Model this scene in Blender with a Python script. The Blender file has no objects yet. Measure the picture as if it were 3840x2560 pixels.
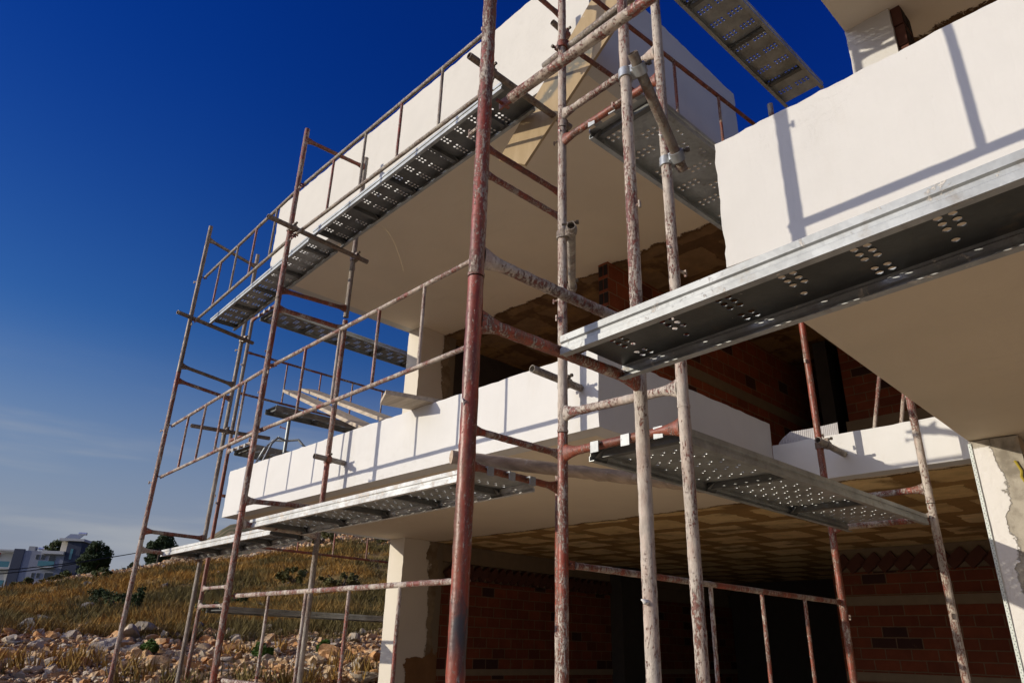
import bpy, bmesh, math, random
from mathutils import Vector, Matrix, noise
random.seed(7)
SC = bpy.context.scene
COL = SC.collection
R_ = math.radians

# ------------------------------------------------------------------ node helper
class NB:
    """small node-graph builder"""
    def __init__(s, name):
        s.m = bpy.data.materials.new(name); s.m.use_nodes = True
        s.t = s.m.node_tree; s.t.nodes.clear()
        s.out = s.t.nodes.new('ShaderNodeOutputMaterial')
        s.geo = None
    def n(s, k): return s.t.nodes.new(k)
    def L(s, a, b): s.t.links.new(a, b)
    def setin(s, sock, v):
        if hasattr(v, 'links'): s.L(v, sock)
        else:
            if isinstance(v, tuple) and len(v) == 3 and sock.type == 'RGBA': v = (*v, 1)
            sock.default_value = v
    def pos(s):
        if not s.geo: s.geo = s.n('ShaderNodeNewGeometry')
        return s.geo.outputs['Position']
    def nor(s):
        s.pos(); return s.geo.outputs['Normal']
    def xyz(s):
        x = s.n('ShaderNodeSeparateXYZ'); s.L(s.pos(), x.inputs[0]); return x.outputs
    def comb(s, a, b, c=0.0):
        x = s.n('ShaderNodeCombineXYZ')
        for i, v in enumerate((a, b, c)): s.setin(x.inputs[i], v)
        return x.outputs[0]
    def mapv(s, v, scale=(1, 1, 1), loc=(0, 0, 0)):
        x = s.n('ShaderNodeMapping'); s.L(v, x.inputs[0])
        x.inputs['Scale'].default_value = scale; x.inputs['Location'].default_value = loc
        return x.outputs[0]
    def noise(s, scale, detail=4, rough=.55, vec=None, dist=0):
        x = s.n('ShaderNodeTexNoise'); s.L(vec if vec is not None else s.pos(), x.inputs['Vector'])
        x.inputs['Scale'].default_value = scale; x.inputs['Detail'].default_value = detail
        x.inputs['Roughness'].default_value = rough; x.inputs['Distortion'].default_value = dist
        return x.outputs['Fac']
    def vor(s, scale, vec=None, feature='F1'):
        x = s.n('ShaderNodeTexVoronoi'); x.feature = feature
        s.L(vec if vec is not None else s.pos(), x.inputs['Vector']); x.inputs['Scale'].default_value = scale
        return x.outputs
    def math(s, op, a, b=0.0, c=0.0):
        x = s.n('ShaderNodeMath'); x.operation = op
        s.setin(x.inputs[0], a); s.setin(x.inputs[1], b)
        if op in ('MULTIPLY_ADD', 'SMOOTH_MIN', 'SMOOTH_MAX'): s.setin(x.inputs[2], c)
        return x.outputs[0]
    def ramp(s, f, a, b):                      # smoothstep a..b
        x = s.n('ShaderNodeMapRange'); x.interpolation_type = 'SMOOTHSTEP'; s.setin(x.inputs['Value'], f)
        x.inputs['From Min'].default_value = a; x.inputs['From Max'].default_value = b
        return x.outputs[0]
    def mix(s, f, a, b):
        x = s.n('ShaderNodeMix'); x.data_type = 'RGBA'
        s.setin(x.inputs[0], f); s.setin(x.inputs[6], a); s.setin(x.inputs[7], b)
        return x.outputs[2]
    def mul(s, c, f):
        x = s.n('ShaderNodeMix'); x.data_type = 'RGBA'; x.blend_type = 'MULTIPLY'; x.inputs[0].default_value = 1
        s.setin(x.inputs[6], c); g = s.comb(f, f, f); s.L(g, x.inputs[7]); return x.outputs[2]
    def bump(s, h, strength=.5, dist=.01, normal=None):
        x = s.n('ShaderNodeBump'); s.setin(x.inputs['Height'], h)
        x.inputs['Strength'].default_value = strength; x.inputs['Distance'].default_value = dist
        if normal is not None: s.L(normal, x.inputs['Normal'])
        return x.outputs[0]
    def bsdf(s, color, rough=.8, metal=0.0, normal=None, spec=.5, trans=0.0):
        x = s.n('ShaderNodeBsdfPrincipled')
        s.setin(x.inputs['Base Color'], color); s.setin(x.inputs['Roughness'], rough); s.setin(x.inputs['Metallic'], metal)
        x.inputs['Specular IOR Level'].default_value = spec
        if normal is not None: s.L(normal, x.inputs['Normal'])
        s.L(x.outputs[0], s.out.inputs['Surface']); return s.m

MAT = {}
def tube_mat(name, base, dark, cover, coat=(.53, .475, .40), seed=0.0, rough=.42, metal=0.0):
    b = NB(name)
    p = b.mapv(b.pos(), (1, 1, .30), (seed, seed * 2, seed * .7))
    big = b.noise(8, 3, .6, p); mid = b.noise(48, 5, .7, p, .6); fine = b.noise(170, 3, .6)
    mid2 = b.noise(135, 5, .72, b.mapv(b.pos(), (1, 1, .5), (seed * 3, seed, 2)), .4)
    f = b.math('ADD', b.math('MULTIPLY', big, .30), b.math('ADD', b.math('MULTIPLY', mid, .32), b.math('MULTIPLY', mid2, .38)))
    th = .60 - .20 * cover
    mask = b.ramp(f, th - .02, th + .03)
    spl = b.ramp(b.noise(95, 4, .7, p), .63, .67)                 # splashes
    mask = b.math('MAXIMUM', mask, b.math('MULTIPLY', spl, .85))
    wear = b.ramp(b.noise(15, 5, .7, p), .42, .62)
    paint = b.mix(wear, base, dark)
    rustm = b.ramp(b.noise(48, 4, .6, b.mapv(p, (1, 1, 1), (3, 1, 7))), .60, .66)
    rustm = b.math('MAXIMUM', rustm, b.math('MULTIPLY', b.ramp(b.noise(11, 5, .7, b.mapv(p, (1, 1, 1), (6, 2, 9))), .50, .64), .7))
    paint = b.mix(b.math('MULTIPLY', rustm, .8), paint, (.13, .055, .022))
    cc = b.mix(b.ramp(b.noise(60, 4, .7, p), .35, .7), coat, tuple(c * .66 for c in coat))
    cc = b.mix(b.math('MULTIPLY', b.ramp(b.noise(17, 5, .7, p), .46, .64), .34), cc, (.38, .21, .15))
    soft = b.math('MULTIPLY', b.ramp(f, th - .12, th), .22)
    paint = b.mix(soft, paint, (.34, .17, .12))
    col = b.mix(b.math('MULTIPLY', mask, .92), paint, cc)
    rg = b.math('ADD', b.math('MULTIPLY', mask, .9 - rough), rough)
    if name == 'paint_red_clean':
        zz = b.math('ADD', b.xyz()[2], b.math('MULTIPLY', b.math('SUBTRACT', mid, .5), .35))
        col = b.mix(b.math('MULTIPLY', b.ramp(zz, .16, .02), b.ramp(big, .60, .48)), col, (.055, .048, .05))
    h = b.math('ADD', b.math('MULTIPLY', mask, .75), b.math('MULTIPLY', b.math('MULTIPLY', fine, mask), .5))
    h = b.math('ADD', h, b.math('MULTIPLY', b.noise(60, 3, .6), .25))
    MAT[name] = b.bsdf(col, rg, metal, b.bump(h, .9, .005)); return MAT[name]
RED, REDD = (.27, .042, .018), (.125, .036, .018)
tube_mat('paint_red_clean', RED, REDD, .12, seed=1)
tube_mat('paint_red_mid', RED, REDD, .45, seed=4)
tube_mat('paint_red_pale', (.24, .05, .032), (.15, .035, .026), .62, seed=9)
tube_mat('paint_red_crusted', (.22, .045, .03), (.12, .03, .02), .72, coat=(.54, .485, .41), seed=14)
tube_mat('paint_rust_bare', (.22, .045, .018), (.10, .03, .015), .2, seed=19, rough=.5)
tube_mat('steel_dusty', (.27, .26, .23), (.18, .16, .13), .55, coat=(.47, .43, .36), seed=23, rough=.5, metal=.15)
tube_mat('steel_dull', (.21, .19, .155), (.12, .105, .08), .28, coat=(.40, .35, .27), seed=29, rough=.5, metal=.2)

def galv_mat(name, col, splash, metal=.45, rough=.42):
    b = NB(name)
    v = b.vor(42)['Color']; sx = b.n('ShaderNodeSeparateXYZ'); b.L(v, sx.inputs[0])
    sp = b.math('MULTIPLY_ADD', sx.outputs[0], .16, .92)
    base = b.mul(b.mix(b.ramp(b.noise(5, 4, .6), .35, .7), col, tuple(c * .68 for c in col)), sp)
    st = b.mapv(b.pos(), (1, 1, 1), (5, 2, 1))
    dirt = b.ramp(b.noise(9, 6, .7, st), .55, .75)
    base = b.mix(b.math('MULTIPLY', dirt, .6), base, (.16, .12, .08))
    th = .70 - .22 * splash
    m1 = b.ramp(b.noise(16, 6, .72, st, .4), th, th + .05)
    c = b.mix(m1, base, (.56, .52, .46))
    h = b.math('ADD', b.math('MULTIPLY', m1, .8), b.math('MULTIPLY', b.noise(80, 3), .3))
    MAT[name] = b.bsdf(c, b.math('MULTIPLY_ADD', m1, .4, rough), b.math('MULTIPLY', b.math('SUBTRACT', 1.0, m1), metal), b.bump(h, .5, .003))
galv_mat('galvanised', (.40, .42, .41), .25)
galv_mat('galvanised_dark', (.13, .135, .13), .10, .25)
galv_mat('galvanised_bright', (.33, .345, .345), .45, .25, .5)
galv_mat('galvanised_white', (.62, .63, .61), .75, .15, .5)
galv_mat('galvanised_shaded', (.060, .064, .062), .05, .3)  # near deck sheet: shade on its underside is put into the colour
galv_mat('zinc_new', (.42, .44, .44), .12, .45, .38)

def plaster_mat(name, col, raw=None, scale=1.0, bumpst=.35):
    b = NB(name)
    n1 = b.noise(.9, 4, .55); n2 = b.noise(5, 5, .6); n3 = b.noise(38, 5, .65)
    tone = b.math('ADD', b.math('MULTIPLY', n1, .16), b.math('MULTIPLY', n2, .10))
    tone = b.math('ADD', tone, .87)
    c = b.mul(col, tone)
    stain = b.ramp(b.noise(2.2, 6, .7, b.mapv(b.pos(), (1, 1, .35))), .56, .78)
    c = b.mix(b.math('MULTIPLY', stain, .22), c, tuple(x * y for x, y in zip(col, (.78, .72, .62))))
    trowel = b.noise(11, 5, .65, b.mapv(b.pos(), (2.6, 2.6, .45)), .8)
    pit = b.ramp(b.vor(17)['Distance'], .0, .09)
    pit = b.math('MAXIMUM', pit, b.ramp(b.noise(3.2, 2), .42, .5))
    h = b.math('ADD', b.math('MULTIPLY', n3, .35), b.math('MULTIPLY', trowel, .42))
    h = b.math('ADD', h, b.math('MULTIPLY', pit, .5))
    ck = b.noise(3.5, 6, .75, b.pos(), 2.5)
    ck = b.math('ABSOLUTE', b.math('SUBTRACT', ck, .5)); ck = b.ramp(ck, 0, .006)
    ck = b.math('MAXIMUM', ck, b.ramp(b.noise(.8, 2), .40, .44))
    h = b.math('ADD', h, b.math('MULTIPLY', ck, .6))
    MAT[name] = b.bsdf(c, .88, 0, b.bump(h, bumpst, .008), spec=.25)
plaster_mat('plaster_cream', (.60, .578, .525))
plaster_mat('plaster_white', (.66, .65, .62))
plaster_mat('plaster_near', (.61, .595, .56), bumpst=.32)
plaster_mat('house_white', (.55, .55, .54))

def soffit_mat(name, col, bound, xstep=None, bound2=None, plank=False):
    """plaster up to a ragged line, raw slab with clay blocks beyond it"""
    b = NB(name); x, y, z = b.xyz()
    rag = b.math('ADD', b.math('MULTIPLY', b.noise(3.2, 3, .55), .24), b.math('MULTIPLY', b.noise(26, 5, .75, None, 1.0), .16))
    yy = b.math('ADD', y, b.math('SUBTRACT', rag, .20))
    if xstep is not None:
        st = b.math('GREATER_THAN', x, xstep); yy = b.math('ADD', yy, b.math('MULTIPLY', st, bound - bound2))
    m = b.ramp(yy, bound - .006, bound + .006)
    edge = b.math('MULTIPLY', b.ramp(yy, bound - .05, bound + .0), b.ramp(yy, bound + .07, bound + .02))
    # raw slab
    bt = b.n('ShaderNodeTexBrick'); dv = b.noise(2.6, 5, .7)
    v = b.comb(b.math('ADD', x, b.math('MULTIPLY', dv, .24)), b.math('ADD', y, b.math('MULTIPLY', dv, .24)), 0.0)
    b.L(v, bt.inputs['Vector']); bt.offset = .5
    for k, q in (('Scale', 1.0), ('Mortar Size', .10), ('Mortar Smooth', .05), ('Brick Width', .72), ('Row Height', .74), ('Bias', 0.0)):
        bt.inputs[k].default_value = q
    bt.inputs['Color1'].default_value = (.95, .74, .40, 1); bt.inputs['Color2'].default_value = (.78, .55, .25, 1)
    bt.inputs['Mortar'].default_value = (.44, .265, .10, 1)
    if plank:
        bt.inputs['Color1'].default_value = (.30, .20, .11, 1); bt.inputs['Color2'].default_value = (.20, .12, .06, 1); bt.inputs['Mortar'].default_value = (.14, .08, .04, 1)
    raw = b.mul(bt.outputs['Color'], b.math('MULTIPLY_ADD', b.noise(6, 5, .7), .9, .5))
    raw = b.mix(b.ramp(b.noise(1.5, 5, .65), .50, .66), raw, (.30, .185, .075))
    raw = b.mix(b.math('MULTIPLY', edge, .8), raw, (.10, .055, .025))
    pl = b.mul(col, b.math('MULTIPLY_ADD', b.noise(1.3, 4), .22, .89))
    smear = b.ramp(b.noise(5.5, 6, .72, b.mapv(b.pos(), (.35, 1.6, 1), (3, 1, 0)), .8), .56, .74)
    smear = b.math('MULTIPLY', smear, b.ramp(b.noise(.9, 3), .42, .62))
    pl = b.mix(b.math('MULTIPLY', smear, .30), pl, tuple(q * .62 for q in col))
    c = b.mix(m, pl, raw)
    h = b.math('ADD', b.math('MULTIPLY', b.math('SUBTRACT', 1.0, m), 1.0), b.math('MULTIPLY', b.noise(30, 4), .18))
    h = b.math('ADD', h, b.math('MULTIPLY', b.math('MULTIPLY', m, bt.outputs['Fac']), -.6))
    MAT[name] = b.bsdf(c, .9, 0, b.bump(h, .7, .012), spec=.2)
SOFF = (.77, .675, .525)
soffit_mat('soffit_lower', SOFF, 6.27, -2.95, 5.93)
soffit_mat('soffit_upper', SOFF, 6.24, plank=True)
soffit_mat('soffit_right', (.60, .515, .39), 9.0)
soffit_mat('soffit_right_upper', SOFF, 5.02, plank=True)

def column_mat():
    b = NB('column_plaster'); x, y, z = b.xyz()
    n1 = b.noise(3.0, 4, .6); n2 = b.noise(22, 5, .75, None, 1.0)
    r = b.math('ADD', b.math('MULTIPLY', n1, .34), b.math('MULTIPLY', n2, .10))
    ya = b.math('ADD', y, b.math('SUBTRACT', r, .21))
    m1 = b.ramp(ya, 6.20, 6.21)
    zb = b.math('ADD', z, b.math('MULTIPLY', b.math('SUBTRACT', b.noise(2.6, 3), .5), .5))
    low = b.math('MULTIPLY', b.ramp(zb, -.11, -.13), b.ramp(b.math('ADD', ya, 0.0), 5.94, 5.95))
    low = b.math('MULTIPLY', low, b.math('LESS_THAN', z, .6))
    concrete = b.mix(b.ramp(b.noise(5, 5), .4, .65), (.26, .205, .13), (.17, .12, .07))
    concrete = b.mix(b.ramp(ya, 6.32, 6.33), concrete, (.20, .16, .11))
    brown = b.mul((.20, .105, .045), b.math('MULTIPLY_ADD', b.noise(6, 4), .6, .7))
    pl = b.mul((.66, .61, .52), b.math('MULTIPLY_ADD', b.noise(1.6, 4), .2, .9))
    c = b.mix(m1, pl, concrete); c = b.mix(low, c, brown)
    h = b.math('SUBTRACT', 1.0, b.math('MAXIMUM', m1, low)); h = b.math('ADD', h, b.math('MULTIPLY', b.noise(30, 4), .2))
    MAT['column_plaster'] = b.bsdf(c, .9, 0, b.bump(h, .7, .012), spec=.2)
column_mat()
def rcol_mat():
    b = NB('right_column'); x, y, z = b.xyz()
    r = b.math('ADD', b.math('MULTIPLY', b.noise(4, 4, .6), .22), b.math('MULTIPLY', b.noise(25, 5, .7, None, 1), .07))
    xa = b.math('ADD', x, b.math('SUBTRACT', r, .145))
    m = b.ramp(xa, -1.155, -1.145)
    topm = b.ramp(b.math('ADD', z, b.math('MULTIPLY', r, .3)), 1.33, 1.34)
    conc = b.mix(b.ramp(b.noise(7, 5, .65), .38, .66), (.40, .365, .30), (.22, .195, .155))
    conc = b.mix(b.ramp(b.noise(3, 3), .56, .66), conc, (.47, .36, .24))
    c = b.mix(b.math('MAXIMUM', m, topm), (.68, .66, .625), conc)
    h = b.math('ADD', b.math('SUBTRACT', 1.0, m), b.math('MULTIPLY', b.noise(28, 5), .5))
    MAT['right_column'] = b.bsdf(c, .9, 0, b.bump(h, .8, .014), spec=.2)
rcol_mat()
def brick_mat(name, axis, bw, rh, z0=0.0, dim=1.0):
    b = NB(name); x, y, z = b.xyz()
    v = b.comb(y if axis == 'y' else x, b.math('ADD', z, -z0), 0.0)
    w = b.noise(7, 3); sep = b.n('ShaderNodeVectorMath'); sep.operation = 'ADD'
    b.L(v, sep.inputs[0]); b.L(b.comb(b.math('MULTIPLY', w, .015), b.math('MULTIPLY', w, .015), 0.0), sep.inputs[1])
    bt = b.n('ShaderNodeTexBrick'); b.L(sep.outputs[0], bt.inputs['Vector']); bt.offset = .5
    for k, q in (('Scale', 1.0), ('Mortar Size', .007), ('Mortar Smooth', .2), ('Brick Width', bw), ('Row Height', rh), ('Bias', -.1)): bt.inputs[k].default_value = q
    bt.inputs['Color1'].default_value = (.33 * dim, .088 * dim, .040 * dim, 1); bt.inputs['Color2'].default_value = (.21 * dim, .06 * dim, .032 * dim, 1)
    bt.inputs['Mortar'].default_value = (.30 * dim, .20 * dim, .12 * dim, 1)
    b2 = b.n('ShaderNodeTexBrick'); b.L(sep.outputs[0], b2.inputs['Vector']); b2.offset = .5
    for k, q in (('Scale', 1.0), ('Mortar Size', .007), ('Mortar Smooth', .2), ('Brick Width', bw), ('Row Height', rh), ('Bias', 0.0)): b2.inputs[k].default_value = q
    b2.inputs['Color1'].default_value = (0, 0, 0, 1); b2.inputs['Color2'].default_value = (1, 1, 1, 1); b2.inputs['Mortar'].default_value = (0, 0, 0, 1)
    sx = b.n('ShaderNodeSeparateColor'); b.L(b2.outputs['Color'], sx.inputs[0])
    c = b.mul(bt.outputs['Color'], b.math('MULTIPLY_ADD', b.noise(5, 5, .7), .9, .5))
    c = b.mix(b.math('MULTIPLY', b.ramp(sx.outputs[0], .86, .92), .8), c, (.05 * dim, .03 * dim, .028 * dim))
    smear = b.ramp(b.noise(4.3, 5, .7, None, .6), .63, .70)
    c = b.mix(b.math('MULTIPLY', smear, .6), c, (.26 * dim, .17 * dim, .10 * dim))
    MAT[name] = b.bsdf(c, .85, 0, b.bump(b.math('MULTIPLY', bt.outputs['Fac'], -1.0), .6, .01), spec=.2)
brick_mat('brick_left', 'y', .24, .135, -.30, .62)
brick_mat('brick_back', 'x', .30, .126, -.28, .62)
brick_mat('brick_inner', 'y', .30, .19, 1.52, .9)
def flat(name, col, rough=.8, metal=0.0, var=.25, scale=8, bumpst=.2, spec=.4):
    b = NB(name); c = b.mul(col, b.math('MULTIPLY_ADD', b.noise(scale, 5, .6), var * 2, 1 - var))
    MAT[name] = b.bsdf(c, rough, metal, b.bump(b.noise(scale * 5, 4), bumpst, .006), spec=spec)
flat('concrete_raw', (.22, .165, .105), .92)
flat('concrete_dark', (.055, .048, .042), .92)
flat('brick_loose', (.095, .035, .022), .9)
flat('clay_hole', (.02, .012, .01), .9)
flat('bead_plastic', (.60, .64, .60), .6)
flat('bead_dot', (.25, .31, .28), .7)
flat('foam_yellow', (.35, .27, .03), .8, scale=30)
flat('sheet_grey', (.46, .44, .43), .6)
flat('wire_straw', (.45, .33, .15), .7)
flat('steel_bolt', (.10, .08, .06), .5, .5)
flat('prop_grey', (.30, .32, .32), .45, .4)
flat('house_shaded', (.26, .275, .34), .8, scale=.6)  # white front wall with its bluish shade put into the colour
flat('house_dark', (.05, .06, .095), .8, scale=.6)
flat('house_grey', (.35, .35, .34), .8, scale=.6)
flat('house_cream', (.75, .67, .52), .8, scale=.6)
flat('glass_teal', (.05, .20, .24), .15, spec=.8)
flat('glass_dark', (.02, .025, .035), .2, spec=.7)
flat('metal_bright', (.75, .75, .76), .3, .7)
flat('cable_black', (.012, .012, .014), .6)
flat('roof_tile', (.33, .10, .06), .85)
flat('bark', (.10, .07, .045), .9)
flat('leaf_dark', (.030, .052, .012), .75, scale=1.5, var=.55)
flat('leaf_mid', (.065, .085, .020), .75, scale=1.5, var=.5)
flat('leaf_olive', (.115, .105, .030), .8, scale=2, var=.5)
flat('leaf_bright', (.075, .14, .02), .75, scale=2, var=.4)
flat('debris_wood', (.42, .30, .18), .85)

def wood_mat(name, col, axis):
    b = NB(name); sc = [9, 9, 9]; sc['xyz'.index(axis)] = .7
    g = b.noise(2.6, 5, .6, b.mapv(b.pos(), tuple(sc)), .6)
    c = b.mix(b.ramp(g, .3, .7), col, tuple(x * .62 for x in col))
    spl = b.ramp(b.noise(11, 5, .7), .60, .66)
    c = b.mix(b.math('MULTIPLY', spl, .7), c, (.55, .49, .41))
    MAT[name] = b.bsdf(c, .8, 0, b.bump(b.math('ADD', g, b.math('MULTIPLY', spl, .5)), .5, .004), spec=.25)
wood_mat('timber_x', (.56, .47, .36), 'x')
wood_mat('timber_beam', (.46, .36, .27), 'y')
def board_mat():
    b = NB('board_ply'); g = b.noise(2.2, 5, .6, b.mapv(b.pos(), (6, 6, .6)), .8)
    c = b.mix(b.ramp(g, .3, .7), (.47, .355, .21), (.40, .295, .165))
    # a blue-grey sprayed loop on the underside
    x, y, z = b.xyz()
    wob = b.math('MULTIPLY', b.math('SUBTRACT', b.noise(5, 4), .5), .10)
    zc = b.math('SUBTRACT', z, 3.95)
    yc = b.math('ADD', b.math('MULTIPLY_ADD', zc, .46, 3.13), b.math('ADD', wob, b.math('MULTIPLY', b.math('MULTIPLY', zc, zc), -.55)))
    ring = b.ramp(b.math('ABSOLUTE', b.math('SUBTRACT', y, yc)), .035, .014)
    ring = b.math('MULTIPLY', ring, b.math('MULTIPLY', b.ramp(z, 3.36, 3.46), b.ramp(z, 4.35, 4.22)))
    ring = b.math('MULTIPLY', ring, b.ramp(b.noise(16, 4), .28, .46))
    c = b.mix(b.math('MULTIPLY', ring, .75), c, (.10, .12, .12))
    c = b.mix(b.ramp(b.noise(9, 5, .7), .66, .72), c, (.55, .47, .36))
    MAT['board_ply'] = b.bsdf(c, .8, 0, b.bump(g, .3, .003), spec=.25)
board_mat()

def ground_mat():
    b = NB('ground_soil'); x, y, z = b.xyz()
    n = b.noise(.35, 6, .6); n2 = b.noise(3, 5, .65); n3 = b.noise(20, 4, .6)
    soil = b.mix(b.ramp(n2, .35, .65), (.28, .14, .06), (.16, .08, .035))
    soil = b.mix(b.ramp(n3, .55, .7), soil, (.46, .36, .26))
    grass = b.mix(b.ramp(n, .4, .62), (.27, .165, .05), (.18, .125, .042))
    grass = b.mix(b.ramp(n2, .5, .72), grass, (.34, .20, .065))
    d = b.n('ShaderNodeVectorMath'); d.operation = 'LENGTH'; b.L(b.comb(x, y, 0.0), d.inputs[0])
    dd = b.math('ADD', d.outputs['Value'], b.math('MULTIPLY', b.math('SUBTRACT', n2, .5), 5.0))
    g = b.math('MULTIPLY', b.ramp(dd, 15.5, 18.5), b.ramp(dd, 59.0, 56.0))
    far = b.ramp(dd, 66.0, 75.0)
    c = b.mix(g, soil, grass)
    c = b.mix(far, c, b.mix(b.ramp(b.noise(.05, 5), .45, .6), (.17, .13, .06), (.06, .07, .03)))
    near = b.ramp(dd, 8.5, 6.5)
    c = b.mix(near, c, (.74, .60, .41))  # unseen ground close by, made pale to bounce added light onto the soffits
    MAT['ground_soil'] = b.bsdf(c, .95, 0, b.bump(b.math('ADD', n2, n3), .7, .05), spec=.15)
ground_mat()
def hill_mat():
    b = NB('hill_scrub')
    v = b.noise(.06, 6, .7); w = b.noise(.22, 5, .7)
    c = b.mix(b.ramp(v, .42, .58), (.20, .155, .10), (.085, .08, .04))
    c = b.mix(b.ramp(w, .56, .66), c, (.035, .05, .018))
    MAT['hill_scrub'] = b.bsdf(c, .95, 0, b.bump(w, .8, 1.0), spec=.1)
hill_mat()
def rock_mat(name, a, bcol, d):
    b = NB(name); oi = b.n('ShaderNodeObjectInfo')
    n = b.noise(4.5, 5, .65); n2 = b.noise(1.7, 2, .5); n3 = b.noise(26, 5, .65)
    c = b.mix(b.ramp(n2, .40, .60), a, bcol); c = b.mix(b.ramp(n, .56, .70), c, d)
    c = b.mul(c, b.math('MULTIPLY_ADD', n3, .7, .62))
    MAT[name] = b.bsdf(c, .92, 0, b.bump(b.math('ADD', n, n3), .8, .02), spec=.15)
rock_mat('rock_warm', (.54, .295, .13), (.58, .42, .25), (.38, .165, .06))
rock_mat('rock_slope', (.27, .245, .215), (.18, .165, .15), (.34, .29, .23))
rock_mat('rock_grey', (.56, .46, .34), (.34, .285, .215), (.52, .33, .17))
def grass_mat(name, a, c2):
    b = NB(name); c = b.mix(b.ramp(b.noise(.45, 4, .7), .40, .62), a, c2)
    c = b.mix(b.ramp(b.noise(.23, 3, .6, b.mapv(b.pos(), (1, 1, 1), (9, 4, 0))), .46, .56), c, (.185, .145, .055))
    c = b.mul(c, b.math('MULTIPLY_ADD', b.noise(9, 2), 1.1, .45))
    MAT[name] = b.bsdf(c, .9, 0, None, spec=.1)
grass_mat('grass_dry', (.45, .255, .066), (.26, .17, .055))

# ------------------------------------------------------------------ mesh helper
def V(*a): return Vector(a)
class MB:
    def __init__(s): s.v = []; s.f = []
    def add(s, vs, fs):
        o = len(s.v); s.v += [tuple(v) for v in vs]; s.f += [tuple(i + o for i in f) for f in fs]
    def box(s, x0, x1, y0, y1, z0, z1):
        s.add([(x0, y0, z0), (x1, y0, z0), (x1, y1, z0), (x0, y1, z0), (x0, y0, z1), (x1, y0, z1), (x1, y1, z1), (x0, y1, z1)],
              [(0, 3, 2, 1), (4, 5, 6, 7), (0, 1, 5, 4), (1, 2, 6, 5), (2, 3, 7, 6), (3, 0, 4, 7)])
    def obox(s, c, ax, ay, az):                 # centre and three half-axis vectors
        c, ax, ay, az = map(Vector, (c, ax, ay, az)); vs = []
        for k in (-1, 1):
            for i, j in ((-1, -1), (1, -1), (1, 1), (-1, 1)): vs.append(c + ax * i + ay * j + az * k)
        s.add(vs, [(0, 3, 2, 1), (4, 5, 6, 7), (0, 1, 5, 4), (1, 2, 6, 5), (2, 3, 7, 6), (3, 0, 4, 7)])
    def bar(s, p0, p1, w, h, up=(0, 0, 1)):
        p0, p1 = Vector(p0), Vector(p1); d = (p1 - p0); l = d.length; d.normalize()
        sd = d.cross(Vector(up)).normalized(); u = sd.cross(d)
        s.obox((p0 + p1) / 2, d * l / 2, sd * w / 2, u * h / 2)
    def tube(s, p0, p1, r, seg=12, rings=1, prof=None, cap=True, hollow=0.0, jit=0.0, vert=None):
        """tube along p0-p1; prof(t) scales the radius; vert(t) scales it only vertically; hollow = open ends with that wall"""
        p0, p1 = Vector(p0), Vector(p1); d = p1 - p0; ln = d.length; d = d / ln
        a = d.cross(Vector((0, 0, 1)) if abs(d.z) < .9 else Vector((1, 0, 0))).normalized(); b = a.cross(d).normalized()
        o = len(s.v)
        for k in range(rings + 1):
            t = k / rings; c = p0 + d * ln * t; rr = r * (prof(t) if prof else 1); rv = rr * (vert(t) if vert else 1)
            for i in range(seg):
                th = 2 * math.pi * i / seg; q = c + a * math.cos(th) * rr + b * math.sin(th) * rv
                if jit: q += (q - c).normalized() * jit * noise.noise(q * 38) + (q - c).normalized() * jit * .8 * noise.noise(q * 90)
                s.v.append(tuple(q))
        for k in range(rings):
            for i in range(seg):
                j = (i + 1) % seg
                s.f.append((o + k * seg + i, o + k * seg + j, o + (k + 1) * seg + j, o + (k + 1) * seg + i))
        e = o + rings * seg
        if hollow:
            for base, dirn, flip in ((o, d, 0), (e, -d, 1)):
                cen = p0 if base == o else p1; b2 = len(s.v)
                for dep in (0, .12):
                    for i in range(seg):
                        th = 2 * math.pi * i / seg; rr = r - hollow
                        s.v.append(tuple(cen + dirn * dep + a * math.cos(th) * rr + b * math.sin(th) * rr))
                for i in range(seg):
                    j = (i + 1) % seg
                    f1 = (base + i, b2 + i, b2 + j, base + j); f2 = (b2 + i, b2 + seg + i, b2 + seg + j, b2 + j)
                    if flip: f1, f2 = f1[::-1], f2[::-1]
                    s.f += [f1, f2]
                s.f.append(tuple(b2 + seg + i for i in (range(seg) if flip else range(seg - 1, -1, -1))))
        elif cap:
            s.f.append(tuple(o + i for i in range(seg - 1, -1, -1))); s.f.append(tuple(e + i for i in range(seg)))
    def path(s, pts, r, seg=6):
        for a, b in zip(pts, pts[1:]): s.tube(a, b, r, seg)
    def build(s, name, mat, parent=None, smooth=35):
        me = bpy.data.meshes.new(name); me.from_pydata(s.v, [], s.f); me.validate(); me.update()
        me.materials.append(MAT[mat] if isinstance(mat, str) else mat)
        if smooth:
            me.shade_smooth(); me.set_sharp_from_angle(angle=R_(smooth))
        o = bpy.data.objects.new(name, me); COL.objects.link(o)
        if parent is not None: adopt(o, parent)
        return o
def adopt(o, parent):
    o.parent = parent
    w = Vector(parent.location)
    if parent.parent is not None: w = Vector((0, 0, 0)) if parent.type == 'MESH' else w
    if parent.type == 'MESH': w = Vector((0, 0, 0))
    o.matrix_parent_inverse = Matrix.Translation(-w)
def empty(name, loc):
    o = bpy.data.objects.new(name, None); COL.objects.link(o); o.location = loc; o.empty_display_size = .2; return o
def tag(o, label=None, cat=None, group=None, kind=None):
    if label: o['label'] = label
    if cat: o['category'] = cat
    if group: o['group'] = group
    if kind: o['kind'] = kind
    return o
def thing(name, loc, label, cat, group=None): return tag(empty(name, loc), label, cat, group)

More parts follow.
